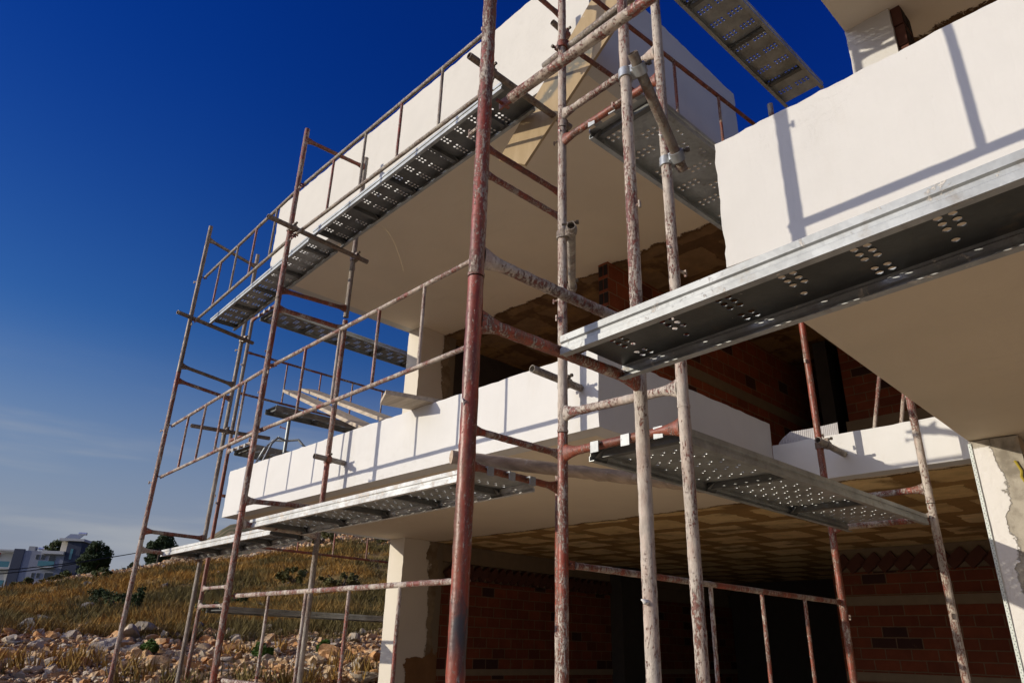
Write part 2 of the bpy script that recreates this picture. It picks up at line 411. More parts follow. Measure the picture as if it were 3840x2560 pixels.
def grid_box(mb, x0, x1, y0, y1, z0, z1, step=.07, amp=.004, rough_edge=.006, keep_bottom=True):
    """a box with subdivided faces whose surface and arrises wander a little, as hand-made render does"""
    nx, ny, nz = (max(1, int(round((b - a) / step))) for a, b in ((x0, x1), (y0, y1), (z0, z1)))
    idx = {}
    def vid(i, j, k):
        if (i, j, k) not in idx:
            p = Vector((x0 + (x1 - x0) * i / nx, y0 + (y1 - y0) * j / ny, z0 + (z1 - z0) * k / nz))
            d = noise.noise_vector(p * 1.7) * amp + noise.noise_vector(p * 9) * amp * .35
            ed = (i in (0, nx)) + (j in (0, ny)) + (k == nz)
            if ed >= 2: d += noise.noise_vector(p * 16) * rough_edge + noise.noise_vector(p * 45) * rough_edge * .7
            if k == 0 and keep_bottom: d.z = 0
            idx[(i, j, k)] = len(mb.v); mb.v.append(tuple(p + d))
        return idx[(i, j, k)]
    for i in range(nx):
        for k in range(nz):
            mb.f.append((vid(i, 0, k), vid(i + 1, 0, k), vid(i + 1, 0, k + 1), vid(i, 0, k + 1)))
            mb.f.append((vid(i, ny, k), vid(i, ny, k + 1), vid(i + 1, ny, k + 1), vid(i + 1, ny, k)))
        for j in range(ny):
            mb.f.append((vid(i, j, 0), vid(i, j + 1, 0), vid(i + 1, j + 1, 0), vid(i + 1, j, 0)))
            mb.f.append((vid(i, j, nz), vid(i + 1, j, nz), vid(i + 1, j + 1, nz), vid(i, j + 1, nz)))
    for j in range(ny):
        for k in range(nz):
            mb.f.append((vid(0, j, k), vid(0, j, k + 1), vid(0, j + 1, k + 1), vid(0, j + 1, k)))
            mb.f.append((vid(nx, j, k), vid(nx, j + 1, k), vid(nx, j + 1, k + 1), vid(nx, j, k + 1)))
def prism(mb, poly, z0, z1):
    n = len(poly)
    mb.add([(x, y, z0) for x, y in poly] + [(x, y, z1) for x, y in poly],
           [tuple(range(n - 1, -1, -1)), tuple(range(n, 2 * n))] + [(i, (i + 1) % n, n + (i + 1) % n, n + i) for i in range(n)])

# ------------------------------------------------------------------ camera (eye at the origin, ground about 1.65 m below)
F_, YAW, PIT, ROL = 2681.698, -.81734741, .40204833, .02808961
cy, sy, cp, sp, cr, sr = math.cos(YAW), math.sin(YAW), math.cos(PIT), math.sin(PIT), math.cos(ROL), math.sin(ROL)
fw = V(sy * cp, cy * cp, sp); rt = V(cy, -sy, 0); up = rt.cross(fw)
r2 = rt * cr + up * sr; u2 = rt * -sr + up * cr
cam = bpy.data.cameras.new('camera'); co = bpy.data.objects.new('camera', cam); COL.objects.link(co)
co.matrix_world = Matrix(((r2.x, u2.x, -fw.x, 0), (r2.y, u2.y, -fw.y, 0), (r2.z, u2.z, -fw.z, 0), (0, 0, 0, 1)))
cam.sensor_fit = 'HORIZONTAL'; cam.sensor_width = 36; cam.lens = F_ / 3840 * 36; cam.clip_start = .05; cam.clip_end = 6000
SC.camera = co

# ------------------------------------------------------------------ light
SUN_TO = V(-.55, -1.0, .30).normalized()               # towards the sun
sl = bpy.data.lights.new('sun', 'SUN'); sl.energy = 3.65; sl.angle = R_(.5); sl.color = (1, .905, .75)
so = bpy.data.objects.new('sun', sl); COL.objects.link(so)
so.rotation_euler = SUN_TO.to_track_quat('Z', 'Y').to_euler()
w = bpy.data.worlds.new('World'); SC.world = w; w.use_nodes = True
nt = w.node_tree; nt.nodes.clear(); N = nt.nodes.new
wo = N('ShaderNodeOutputWorld'); bg = N('ShaderNodeBackground'); sky = N('ShaderNodeTexSky')
sky.sky_type = 'NISHITA'; sky.sun_disc = False
sky.sun_elevation = math.asin(SUN_TO.z); sky.sun_rotation = math.atan2(SUN_TO.x, SUN_TO.y)
sky.altitude = 300; sky.air_density = 1.0; sky.dust_density = .6; sky.ozone_density = 3.0
tc = N('ShaderNodeTexCoord'); sep = N('ShaderNodeSeparateXYZ'); nt.links.new(tc.outputs['Generated'], sep.inputs[0])
hs = N('ShaderNodeHueSaturation'); hs.inputs['Saturation'].default_value = 1.25
nt.links.new(sky.outputs[0], hs.inputs['Color'])
# polarised look: the zenith side is darker than the horizon
mr = N('ShaderNodeMapRange'); mr.interpolation_type = 'SMOOTHSTEP'
nt.links.new(sep.outputs['Z'], mr.inputs['Value'])
for k, q in (('From Min', .0), ('From Max', .75), ('To Min', 1.0), ('To Max', .0)): mr.inputs[k].default_value = q
mx = N('ShaderNodeMix'); mx.data_type = 'RGBA'; nt.links.new(mr.outputs[0], mx.inputs[0])
mx.inputs[6].default_value = (.05, .30, .95, 1); mx.inputs[7].default_value = (.95, .88, .90, 1)
ml = N('ShaderNodeMix'); ml.data_type = 'RGBA'; ml.blend_type = 'MULTIPLY'; ml.inputs[0].default_value = 1
nt.links.new(hs.outputs[0], ml.inputs[6]); nt.links.new(mx.outputs[2], ml.inputs[7])
# thin cirrus low in the sky
mp = N('ShaderNodeMapping'); mp.inputs['Scale'].default_value = (1.0, 1.0, 9.0); nt.links.new(tc.outputs['Generated'], mp.inputs[0])
cn = N('ShaderNodeTexNoise'); cn.inputs['Scale'].default_value = 2.2; cn.inputs['Detail'].default_value = 6; cn.inputs['Roughness'].default_value = .5
nt.links.new(mp.outputs[0], cn.inputs['Vector'])
c1 = N('ShaderNodeMapRange'); c1.interpolation_type = 'SMOOTHSTEP'; nt.links.new(cn.outputs['Fac'], c1.inputs['Value'])
for k, q in (('From Min', .40), ('From Max', .66)): c1.inputs[k].default_value = q
c2 = N('ShaderNodeMapRange'); c2.interpolation_type = 'SMOOTHSTEP'; nt.links.new(sep.outputs['Z'], c2.inputs['Value'])
for k, q in (('From Min', .14), ('From Max', .33), ('To Min', .80), ('To Max', .0)): c2.inputs[k].default_value = q
cm = N('ShaderNodeMath'); cm.operation = 'MULTIPLY'; nt.links.new(c1.outputs[0], cm.inputs[0]); nt.links.new(c2.outputs[0], cm.inputs[1])
cx = N('ShaderNodeMix'); cx.data_type = 'RGBA'; nt.links.new(cm.outputs[0], cx.inputs[0])
pass; cx.inputs[7].default_value = (3.6, 3.8, 4.1, 1)
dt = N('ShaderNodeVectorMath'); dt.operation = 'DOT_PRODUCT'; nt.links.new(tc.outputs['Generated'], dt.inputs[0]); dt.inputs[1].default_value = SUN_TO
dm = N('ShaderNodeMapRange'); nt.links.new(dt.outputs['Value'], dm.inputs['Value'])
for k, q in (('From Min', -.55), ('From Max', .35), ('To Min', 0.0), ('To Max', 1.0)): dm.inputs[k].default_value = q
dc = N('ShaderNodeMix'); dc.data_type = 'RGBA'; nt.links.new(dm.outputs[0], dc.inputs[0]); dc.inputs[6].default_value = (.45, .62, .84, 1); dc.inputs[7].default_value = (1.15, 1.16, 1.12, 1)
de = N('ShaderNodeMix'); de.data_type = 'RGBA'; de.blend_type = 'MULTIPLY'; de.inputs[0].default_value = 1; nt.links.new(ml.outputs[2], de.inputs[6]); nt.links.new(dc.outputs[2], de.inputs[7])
dg = N('ShaderNodeMapRange'); dg.interpolation_type = 'SMOOTHSTEP'; nt.links.new(dt.outputs['Value'], dg.inputs['Value'])   # out-of-view sky around the sun brightened, added as fill for wall shadows
for k, q in (('From Min', .60), ('From Max', .97), ('To Min', 0.0), ('To Max', 1.0)): dg.inputs[k].default_value = q
gx = N('ShaderNodeMix'); gx.data_type = 'RGBA'; gx.blend_type = 'ADD'; nt.links.new(dg.outputs[0], gx.inputs[0]); nt.links.new(de.outputs[2], gx.inputs[6]); gx.inputs[7].default_value = (14, 14, 15.5, 1)
hz = N('ShaderNodeMapRange'); hz.interpolation_type = 'SMOOTHSTEP'; nt.links.new(sep.outputs['Z'], hz.inputs['Value'])
for k, q in (('From Min', .03), ('From Max', .38), ('To Min', .95), ('To Max', .0)): hz.inputs[k].default_value = q
hx = N('ShaderNodeMix'); hx.data_type = 'RGBA'; nt.links.new(hz.outputs[0], hx.inputs[0]); nt.links.new(gx.outputs[2], hx.inputs[6]); hx.inputs[7].default_value = (2.4, 2.6, 3.35, 1)
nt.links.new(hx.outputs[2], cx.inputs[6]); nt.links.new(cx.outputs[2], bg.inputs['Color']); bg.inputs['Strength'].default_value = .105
nt.links.new(bg.outputs[0], wo.inputs['Surface'])
SC.view_settings.view_transform = 'Standard'; SC.view_settings.look = 'None'; SC.view_settings.exposure = 0; SC.view_settings.gamma = 1
SC.cycles.max_bounces = 10; SC.cycles.diffuse_bounces = 6; SC.cycles.use_denoising = True

# ------------------------------------------------------------------ terrain
def lerp_tab(tab, x):
    if x <= tab[0][0]: return tab[0][1]
    for (a, u), (b, v) in zip(tab, tab[1:]):
        if x <= b: return u + (v - u) * (x - a) / (b - a)
    return tab[-1][1]
RIDGE = [(-60, .0), (-20, .012), (0, .026), (9.6, .043), (12.3, .053), (14, .062), (16.6, .072), (19.2, .085), (21.7, .090), (24.3, .099), (27, .112), (30.9, .130), (33.7, .128), (50, .13), (75, .10), (110, .02), (130, 0)]
def ss(a, b, x):
    t = min(1, max(0, (x - a) / (b - a))); return t * t * (3 - 2 * t)
def hill(r, ph):
    e = lerp_tab(RIDGE, ph); k = e / .085
    bank = ss(-45, 5, ph) * (1 - ss(95, 130, ph))
    prof = [(0, -1.65), (6.5, -1.60), (8.5, -1.2), (10.2, -.52), (13, -.30), (16, .02 + .06 * k), (22, .50 * k), (32, .50 * e * 32), (46, .82 * e * 46), (62, e * 62), (66, e * 66 - .25), (85, e * 85 - 1.0), (105, e * 105 - .9), (150, e * 150 - 1.1), (210, e * 190), (400, e * 230), (5000, e * 230)]
    h = lerp_tab(prof, r)
    return -1.65 + (h + 1.65) * bank
def ground(x, y):
    r = math.hypot(x, y); ph = math.degrees(math.atan2(y, -x))
    h = hill(r, ph)
    # level pad under and beside the building
    pad = ss(-9.1, -8.3, x) * ss(-2, 1, y + 3)
    h = h * (1 - pad) + -1.65 * pad
    if r < 400 and pad < .5:
        q = Vector((x, y, 0)); a = ss(7, 12, r)
        h += a * (.10 * noise.noise(q * .55) + .05 * noise.noise(q * 1.9)) + ss(18, 30, r) * .22 * noise.noise(q * .13 + V(5, 2, 0))
    return h
def terrain():
    mb = MB(); rad = [0.5]
    while rad[-1] < 26: rad.append(rad[-1] + .35 + rad[-1] * .012)
    while rad[-1] < 5000: rad.append(rad[-1] * (1.035 if rad[-1] < 110 else 1.16))
    angs = []; a = -180.0
    while a < 180: angs.append(a); a += .55 if 2 <= a < 48 else 3.0
    n = len(angs)
    for r in rad:
        for a in angs:
            x, y = -r * math.cos(R_(a)), r * math.sin(R_(a)); mb.v.append((x, y, ground(x, y)))
    for k in range(len(rad) - 1):
        for i in range(n):
            j = (i + 1) % n; mb.f.append((k * n + i, k * n + j, (k + 1) * n + j, (k + 1) * n + i)[::-1])
    c = len(mb.v); mb.v.append((0, 0, -1.65))
    for i in range(n): mb.f.append((i, c, (i + 1) % n))
    o = mb.build('ground', 'ground_soil', smooth=180)
    bm = bmesh.new(); bm.from_mesh(o.data); bmesh.ops.recalc_face_normals(bm, faces=bm.faces); bm.to_mesh(o.data); bm.free()
    return tag(o, 'stony hillside rising behind the building site', kind='structure')
terrain()
def pol(ph, r): return -r * math.cos(R_(ph)), r * math.sin(R_(ph))
def P3(ph, r, dz=0):
    x, y = pol(ph, r); return V(x, y, ground(x, y) + dz)

def far_hill():
    mb = MB(); A = [10 + i * .5 for i in range(0, 190)]; Rr = [300, 360, 420, 500, 560, 640, 760]
    tab = [(10, .015), (16, .05), (19.8, .098), (22.5, .129), (26, .140), (31, .15), (40, .155), (60, .13), (105, .02)]
    for r in Rr:
        for a in A:
            x, y = pol(a, r); e = lerp_tab(tab, a); k = ss(290, 560, r) * (1 - .4 * ss(560, 760, r))
            h = e * 560 * k * (1 + .05 * noise.noise(V(x, y, 0) * .03)) + 4 * noise.noise(V(x, y, 3) * .05) * k - 6 * (1 - k)
            mb.v.append((x, y, h))
    n = len(A)
    for k in range(len(Rr) - 1):
        for i in range(n - 1): mb.f.append((k * n + i, (k + 1) * n + i, (k + 1) * n + i + 1, k * n + i + 1))
    tag(mb.build('distant_hill', 'hill_scrub', smooth=180), 'scrub covered hill far behind the site', kind='structure')
far_hill()

# ------------------------------------------------------------------ rocks
def ico(sub):
    bm = bmesh.new(); bmesh.ops.create_icosphere(bm, subdivisions=sub, radius=1)
    vs = [v.co.copy() for v in bm.verts]; fs = [tuple(v.index for v in f.verts) for f in bm.faces]; bm.free(); return vs, fs
def rock_shape(sub, seed):
    rnd = random.Random(seed); vs, fs = ico(sub); off = V(rnd.uniform(0, 99), rnd.uniform(0, 99), rnd.uniform(0, 99))
    planes = [(V(rnd.gauss(0, 1), rnd.gauss(0, 1), rnd.gauss(0, 1)).normalized(), rnd.uniform(.30, .72)) for _ in range(11)]
    s = V(rnd.uniform(.8, 1.25), rnd.uniform(.65, 1.0), rnd.uniform(.5, .8)); out = []
    for v in vs:
        p = v.copy()
        for nrm, d in planes:
            t = p.dot(nrm)
            if t > d: p -= nrm * (t - d)
        p += v * .22 * noise.noise(v * 1.4 + off) + v * .06 * noise.noise(v * 4 + off)
        out.append(V(p.x * s.x, p.y * s.y, p.z * s.z))
    return out, fs
SH1 = [rock_shape(1, i) for i in range(10)]; SH2 = [rock_shape(2, 50 + i) for i in range(14)]; SH3 = [rock_shape(3, 90 + i) for i in range(12)]
def put_rock(mb, sh, p, s, rnd):
    m = Matrix.Rotation(rnd.uniform(0, 6.3), 3, 'Z') @ Matrix.Rotation(rnd.uniform(-.5, .5), 3, 'X')
    vs, fs = sh; mb.add([m @ v * s + p for v in vs], fs)
def rubble():
    rnd = random.Random(3); warm, grey = MB(), MB()
    for i in range(10500):
        ph = rnd.uniform(5, 38); r = 9.6 + 7.0 * rnd.random() ** .9
        r += 1.0 * noise.noise(V(ph * .12, 3, 0))
        x, y = pol(ph, r)
        if x > -8.75 and y > 1: continue
        s = .020 + .052 * rnd.random() ** 2.0 + (.10 * rnd.random() if rnd.random() < .07 else 0)
        s *= .8 + .03 * r
        if r > 15.5 and rnd.random() < (r - 15.5) * .4: continue
        sh = rnd.choice(SH1 if s < .06 else SH2)
        put_rock(warm if rnd.random() < .72 else grey, sh, V(x, y, ground(x, y) + s * .15), s, rnd)
    for i in range(3000):                                   # spoil tipped along the crest
        ph = rnd.uniform(12.0, 36); r = rnd.uniform(54, 64.5)
        if ph > 25 and rnd.random() < .3: continue
        x, y = pol(ph, r); s = .06 + .28 * rnd.random() ** 2.2
        put_rock(warm if rnd.random() < .7 else grey, rnd.choice(SH1 if s < .14 else SH2), V(x, y, ground(x, y) + s * .1), s, rnd)
    slope = MB()
    for i in range(260):                                    # small stones in the grass
        ph = rnd.uniform(6, 40); r = rnd.uniform(17, 58); x, y = pol(ph, r); s = .05 + .16 * rnd.random() ** 2
        put_rock(slope, rnd.choice(SH1 if s < .10 else SH2), V(x, y, ground(x, y) + s * .1), s, rnd)
    tag(slope.build('slope_stones', 'rock_slope', smooth=22), 'small dark grey stones scattered in the dry grass', kind='stuff')
    tag(warm.build('rubble', 'rock_warm', smooth=22), 'loose orange limestone rubble spread over the bank', kind='stuff')
    tag(grey.build('loose_stones', 'rock_grey', smooth=22), 'loose pale grey stones spread over the bank and slope', kind='stuff')
rubble()
def boulder(ph, r, s, mat, label, group, k):
    rnd = random.Random(int(ph * 100 + r * 10)); mb = MB(); p = P3(ph, r, s * .22); put_rock(mb, SH3[k % 12], V(0, 0, 0), s * .92, rnd)
    o = mb.build('boulder', mat, smooth=20); o.location = p; tag(o, label, 'boulder', group)
BL = [(11.76, 15.6, .26, 'rock_slope', 'pale grey boulder at the left edge of the rubble where grass begins'),
 (16.05, 13.6, .27, 'rock_grey', 'broad flat grey boulder left of the leftmost scaffold pole'),
 (17.2, 14.9, .30, 'rock_grey', 'upright pale boulder at the top of the rubble beside the leftmost pole'),
 (17.9, 15.4, .28, 'rock_grey', 'grey boulder just right of the upright pale boulder at the rubble edge'),
 (17.46, 13.2, .26, 'rock_grey', 'white topped boulder right of the leftmost scaffold pole'),
 (19.35, 11.6, .26, 'rock_warm', 'large orange stained boulder low between the two left scaffold poles'),
 (19.54, 14.2, .22, 'rock_warm', 'tall orange boulder between the left poles near the grass'),
 (13.47, 11.3, .14, 'rock_grey', 'dark grey stone standing alone low in the left rubble'),
 (30.59, 12.6, .26, 'rock_warm', 'wide orange boulder left of the white ground floor column'),
 (32.0, 12.6, .24, 'rock_grey', 'grey boulder behind the railing close to the white column'),
 (32.9, 11.4, .20, 'rock_grey', 'angular pale boulder beside the foot of the white column'),
 (29.4, 11.0, .23, 'rock_grey', 'low light boulder at the bottom right of the rubble'),
 (33.7, 12.6, .18, 'rock_warm', 'orange boulder touching the left edge of the white column'),
 (33.36, 10.9, .22, 'rock_grey', 'biggest pale boulder at the bottom next to the white column'),
 (32.12, 15.2, .23, 'rock_grey', 'boulder on the rubble edge under the tall dry grass by the column')]
for i, (ph, r, s, m, lb) in enumerate(BL): boulder(ph, r, s, m, lb, 'named boulders on the bank', i)
GB = [(14.9, 24, .27, 'weathered grey boulder left of the round dark bush'), (12.37, 22, .26, 'grey boulder lying in dry grass at far left of the slope'),
 (13.79, 29, .32, 'grey rock outcrop above the round dark bush'), (18.97, 36, .28, 'pale boulder in the grass right of the spiky shrub'),
 (11.53, 58, .5, 'white rock on the crest below the far apartment house'), (14.41, 44, .34, 'grey rock high in the dry grass left of the leftmost pole')]
for i, (ph, r, s, lb) in enumerate(GB): boulder(ph, r, s, 'rock_slope', lb, 'boulders in the dry grass', i + 3)
rnd = random.Random(21)
for i in range(70):
    ph = rnd.uniform(5, 34); r = rnd.uniform(10, 15.5); x, y = pol(ph, r)
    if x > -8.9: continue
    boulder(ph, r, rnd.uniform(.10, .20), rnd.choice(['rock_warm', 'rock_warm', 'rock_grey']), 'head sized stone lying among the rubble of the bank', 'stones lying among the rubble', i)

# ------------------------------------------------------------------ grass
def grass():
    rnd = random.Random(5); mb = MB(); cnt = 0
    for i in range(46000):
        ph = rnd.uniform(4, 42); r = math.sqrt(rnd.uniform(15.2 ** 2, 55 ** 2)) if rnd.random() < .6 else rnd.uniform(15.0, 34)
        x, y = pol(ph, r)
        if x > -8.9 and y > 1: continue
        d = noise.noise(V(x, y, 0) * .35) + .5 * noise.noise(V(x, y, 9) * 1.2)
        if d < -.34: continue
        g = ground(x, y); hh = (.09 + .15 * rnd.random() + (.16 if rnd.random() < .06 else 0)) * (1 + .9 * d) * (.85 + .010 * r); nb = 7 if r < 30 else 4
        for b in range(nb):
            a = rnd.uniform(0, 6.3); ln = rnd.uniform(.3, 1.5) * hh; bx, by = x + rnd.gauss(0, .07), y + rnd.gauss(0, .07); wd = .003 + .0005 * r
            h = hh * rnd.uniform(.6, 1.15); o = len(mb.v)
            ca, sa = math.cos(a), math.sin(a)
            mb.v += [(bx - sa * wd, by + ca * wd, g - .03), (bx + sa * wd, by - ca * wd, g - .03), (bx + ca * ln, by + sa * ln, g + h)]
            mb.f.append((o, o + 1, o + 2))
    for i in range(420):                                   # tufts on the rubble
        ph = rnd.uniform(5, 34); r = rnd.uniform(10, 15.5); x, y = pol(ph, r)
        if noise.noise(V(x, y, 4) * .7) < .12 or (x > -8.9 and y > 1): continue
        g = ground(x, y)
        for b in range(14):
            a = rnd.uniform(0, 6.3); h = rnd.uniform(.10, .32); ln = h * .5; o = len(mb.v); bx, by = x + rnd.gauss(0, .05), y + rnd.gauss(0, .05)
            mb.v += [(bx - math.sin(a) * .012, by + math.cos(a) * .012, g), (bx + math.sin(a) * .012, by - math.cos(a) * .012, g), (bx + math.cos(a) * ln, by + math.sin(a) * ln, g + h)]
            mb.f.append((o, o + 1, o + 2))
    tag(mb.build('dry_grass', 'grass_dry', smooth=0), 'dry ochre grass covering the hillside', kind='stuff')
grass()

# ------------------------------------------------------------------ shrubs and trees
def foliage(mb, c, rx, ry, rz, nclump, nleaf, size, rnd, hollow=.35):
    for k in range(nclump):
        u = V(rnd.gauss(0, 1), rnd.gauss(0, 1), rnd.gauss(0, 1)).normalized() * (hollow + (1 - hollow) * rnd.random() ** .6)
        cc = V(c[0] + u.x * rx, c[1] + u.y * ry, c[2] + u.z * rz); cr = rnd.uniform(.22, .42) * min(rx, rz)
        for i in range(nleaf):
            d = V(rnd.gauss(0, 1), rnd.gauss(0, 1), rnd.gauss(0, .8)).normalized() * cr * rnd.random() ** .4
            p = cc + d; a = V(rnd.gauss(0, 1), rnd.gauss(0, 1), rnd.gauss(0, 1)).normalized(); b = a.orthogonal().normalized(); s = size * rnd.uniform(.6, 1.4)
            mb.add([p - a * s, p + b * s * .5, p + a * s, p - b * s * .5], [(0, 1, 2, 3)])
def plant(name, ph, r, w_, h_, mat, label, cat, group=None, trunk=.0, ncl=22, nl=60, leaf=.06, spiky=False, seed=1, lift=0.0):
    rnd = random.Random(seed); p = P3(ph, r, lift); t = thing(name, p, label, cat, group)
    mb = MB(); st = MB()
    if spiky:
        for k in range(7):
            a = rnd.uniform(0, 6.3); tip = p + V(math.cos(a) * w_ * .5 * rnd.random(), math.sin(a) * w_ * .5 * rnd.random(), h_ * rnd.uniform(.55, 1))
            st.tube(p, tip, .018, 5)
            for j in range(9):
                q = p.lerp(tip, .3 + .7 * j / 8); foliage(mb, q, w_ * .14, w_ * .14, h_ * .07, 3, 16, leaf, rnd, 0)
    else:
        z0 = trunk * h_; st.tube(p + V(0, 0, -.1), p + V(0, 0, z0 + h_ * .35), max(.02, w_ * .045), 7, 3, lambda q: 1 - .5 * q)
        for k in range(6):
            a = rnd.uniform(0, 6.3); st.tube(p + V(0, 0, z0 * .8 + h_ * .1), p + V(math.cos(a) * w_ * .34, math.sin(a) * w_ * .34, z0 + (h_ - z0) * rnd.uniform(.35, .85)), max(.012, w_ * .016), 5)
        foliage(mb, p + V(0, 0, z0 + (h_ - z0) * .5), w_ * .5, w_ * .5, (h_ - z0) * .5, ncl, nl, leaf, rnd)
    st.build('trunk' if trunk else 'stem', 'bark', t); mb.build('crown' if trunk else 'foliage', mat, t, smooth=0)
plant('pine_tree', 14.35, 118, 3.6, 5.2, 'leaf_dark', 'dark round pine tree standing right of the far apartment house', 'tree', trunk=.10, ncl=70, nl=170, leaf=.15, seed=2)
plant('cypress_tree', 18.25, 100, 3.1, 4.4, 'leaf_dark', 'dark tree behind the left end of the lowest metal deck', 'tree', trunk=.08, ncl=64, nl=150, leaf=.14, seed=3)
plant('pine_tree', 11.85, 175, 3.0, 6.4, 'leaf_mid', 'small green tree showing over the roof of the far apartment house', 'tree', trunk=.3, ncl=46, nl=120, leaf=.18, seed=4, lift=3.2)
plant('hedge', 15.7, 104, 2.6, 1.3, 'leaf_dark', 'low dark hedge right of the round pine tree on the crest', 'hedge', ncl=26, nl=90, leaf=.10, seed=5)
plant('hedge', 16.8, 106, 2.6, 1.6, 'leaf_dark', 'dark hedge between the pine tree and the tree behind the metal deck', 'hedge', ncl=26, nl=90, leaf=.10, seed=6)
plant('bush', 15.55, 24.5, 1.05, .62, 'leaf_dark', 'round dark green bush in dry grass left of the leftmost pole', 'bush', ncl=26, nl=90, leaf=.028, seed=7)
plant('bush', 16.25, 23.4, .7, .42, 'leaf_mid', 'low green bush touching the right side of the round dark bush', 'bush', ncl=16, nl=70, leaf=.028, seed=17)
plant('spiky_shrub', 17.4, 23.0, .6, .72, 'leaf_dark', 'dark spiky shrub just right of the leftmost scaffold pole', 'shrub', spiky=True, leaf=.035, seed=8)
for i, (ph, r, w_, h_, m, lb) in enumerate([
 (12.34, 62, 1.2, .45, 'leaf_olive', 'olive bush on the crest in front of the apartment house wall'), (11.0, 66, .7, .75, 'leaf_mid', 'upright little bush in front of the far apartment house'),
 (10.5, 63, 1.3, .35, 'leaf_olive', 'spreading olive bush at the far left of the crest'), (12.95, 64, .9, .7, 'leaf_mid', 'green bush at the foot of the dark stair tower'),
 (11.85, 65, .9, .45, 'leaf_olive', 'yellowish bush in front of the lower windows of the apartment house'), (15.0, 52, 1.0, .6, 'leaf_mid', 'small green bush high on the slope left of the leftmost pole'),
 (26.06, 12.9, .30, .24, 'leaf_bright', 'bright green weed in the rubble between the railing balusters'), (30.45, 13.4, .34, .22, 'leaf_bright', 'bright green weed in the rubble near the white column'),
 (28.99, 56, 2.6, 1.3, 'leaf_olive', 'grey green scrub on the crest left of the white column'), (33.3, 56, 2.6, 1.5, 'leaf_olive', 'dark scrub on the crest touching the white column'),
 (22.2, 21, .8, .34, 'leaf_mid', 'green tussock in the dry grass between the left poles'), (27.5, 34, 1.6, .7, 'leaf_olive', 'olive scrub in the grass in the middle of the slope'),
 (24.2, 26, .9, .35, 'leaf_mid', 'faint green patch of shrub in the dry grass'), (31.0, 30, 1.7, .7, 'leaf_olive', 'olive scrub in the grass left of the white column'),
 (18.9, 12.8, .28, .22, 'leaf_bright', 'green weed in the rubble right of the leftmost pole')]):
    plant('bush', ph, r, w_, h_, m, lb, 'bush', 'bushes on the hillside', ncl=18, nl=70, leaf=.028 + .0011 * r, seed=30 + i)
wd = MB()
for a, b in (((21.3, 60), (22.4, 61)), ((21.6, 59.2), (22.1, 60.4)), ((21.9, 60.5), (21.4, 59))): wd.bar(P3(*a, .12), P3(*b, .22), .14, .05)
tag(wd.build('waste_timber', 'debris_wood'), 'waste boards thrown on the spoil along the crest', 'timber')
fr = thing('timber_fence', P3(19.4, 86), 'small wooden fence frame on the crest above the lowest metal deck', 'fence')
pm = MB(); rm_ = MB()
for k in range(4): pm.bar(P3(19.1 + k * .35, 86, -.2), P3(19.1 + k * .35, 86, 1.7), .1, .1, (1, 0, 0))
for zz in (.7, 1.6): rm_.bar(P3(19.1, 86, zz), P3(20.15, 86, zz), .05, .12)
pm.build('post', 'debris_wood', fr); rm_.build('rail', 'debris_wood', fr)

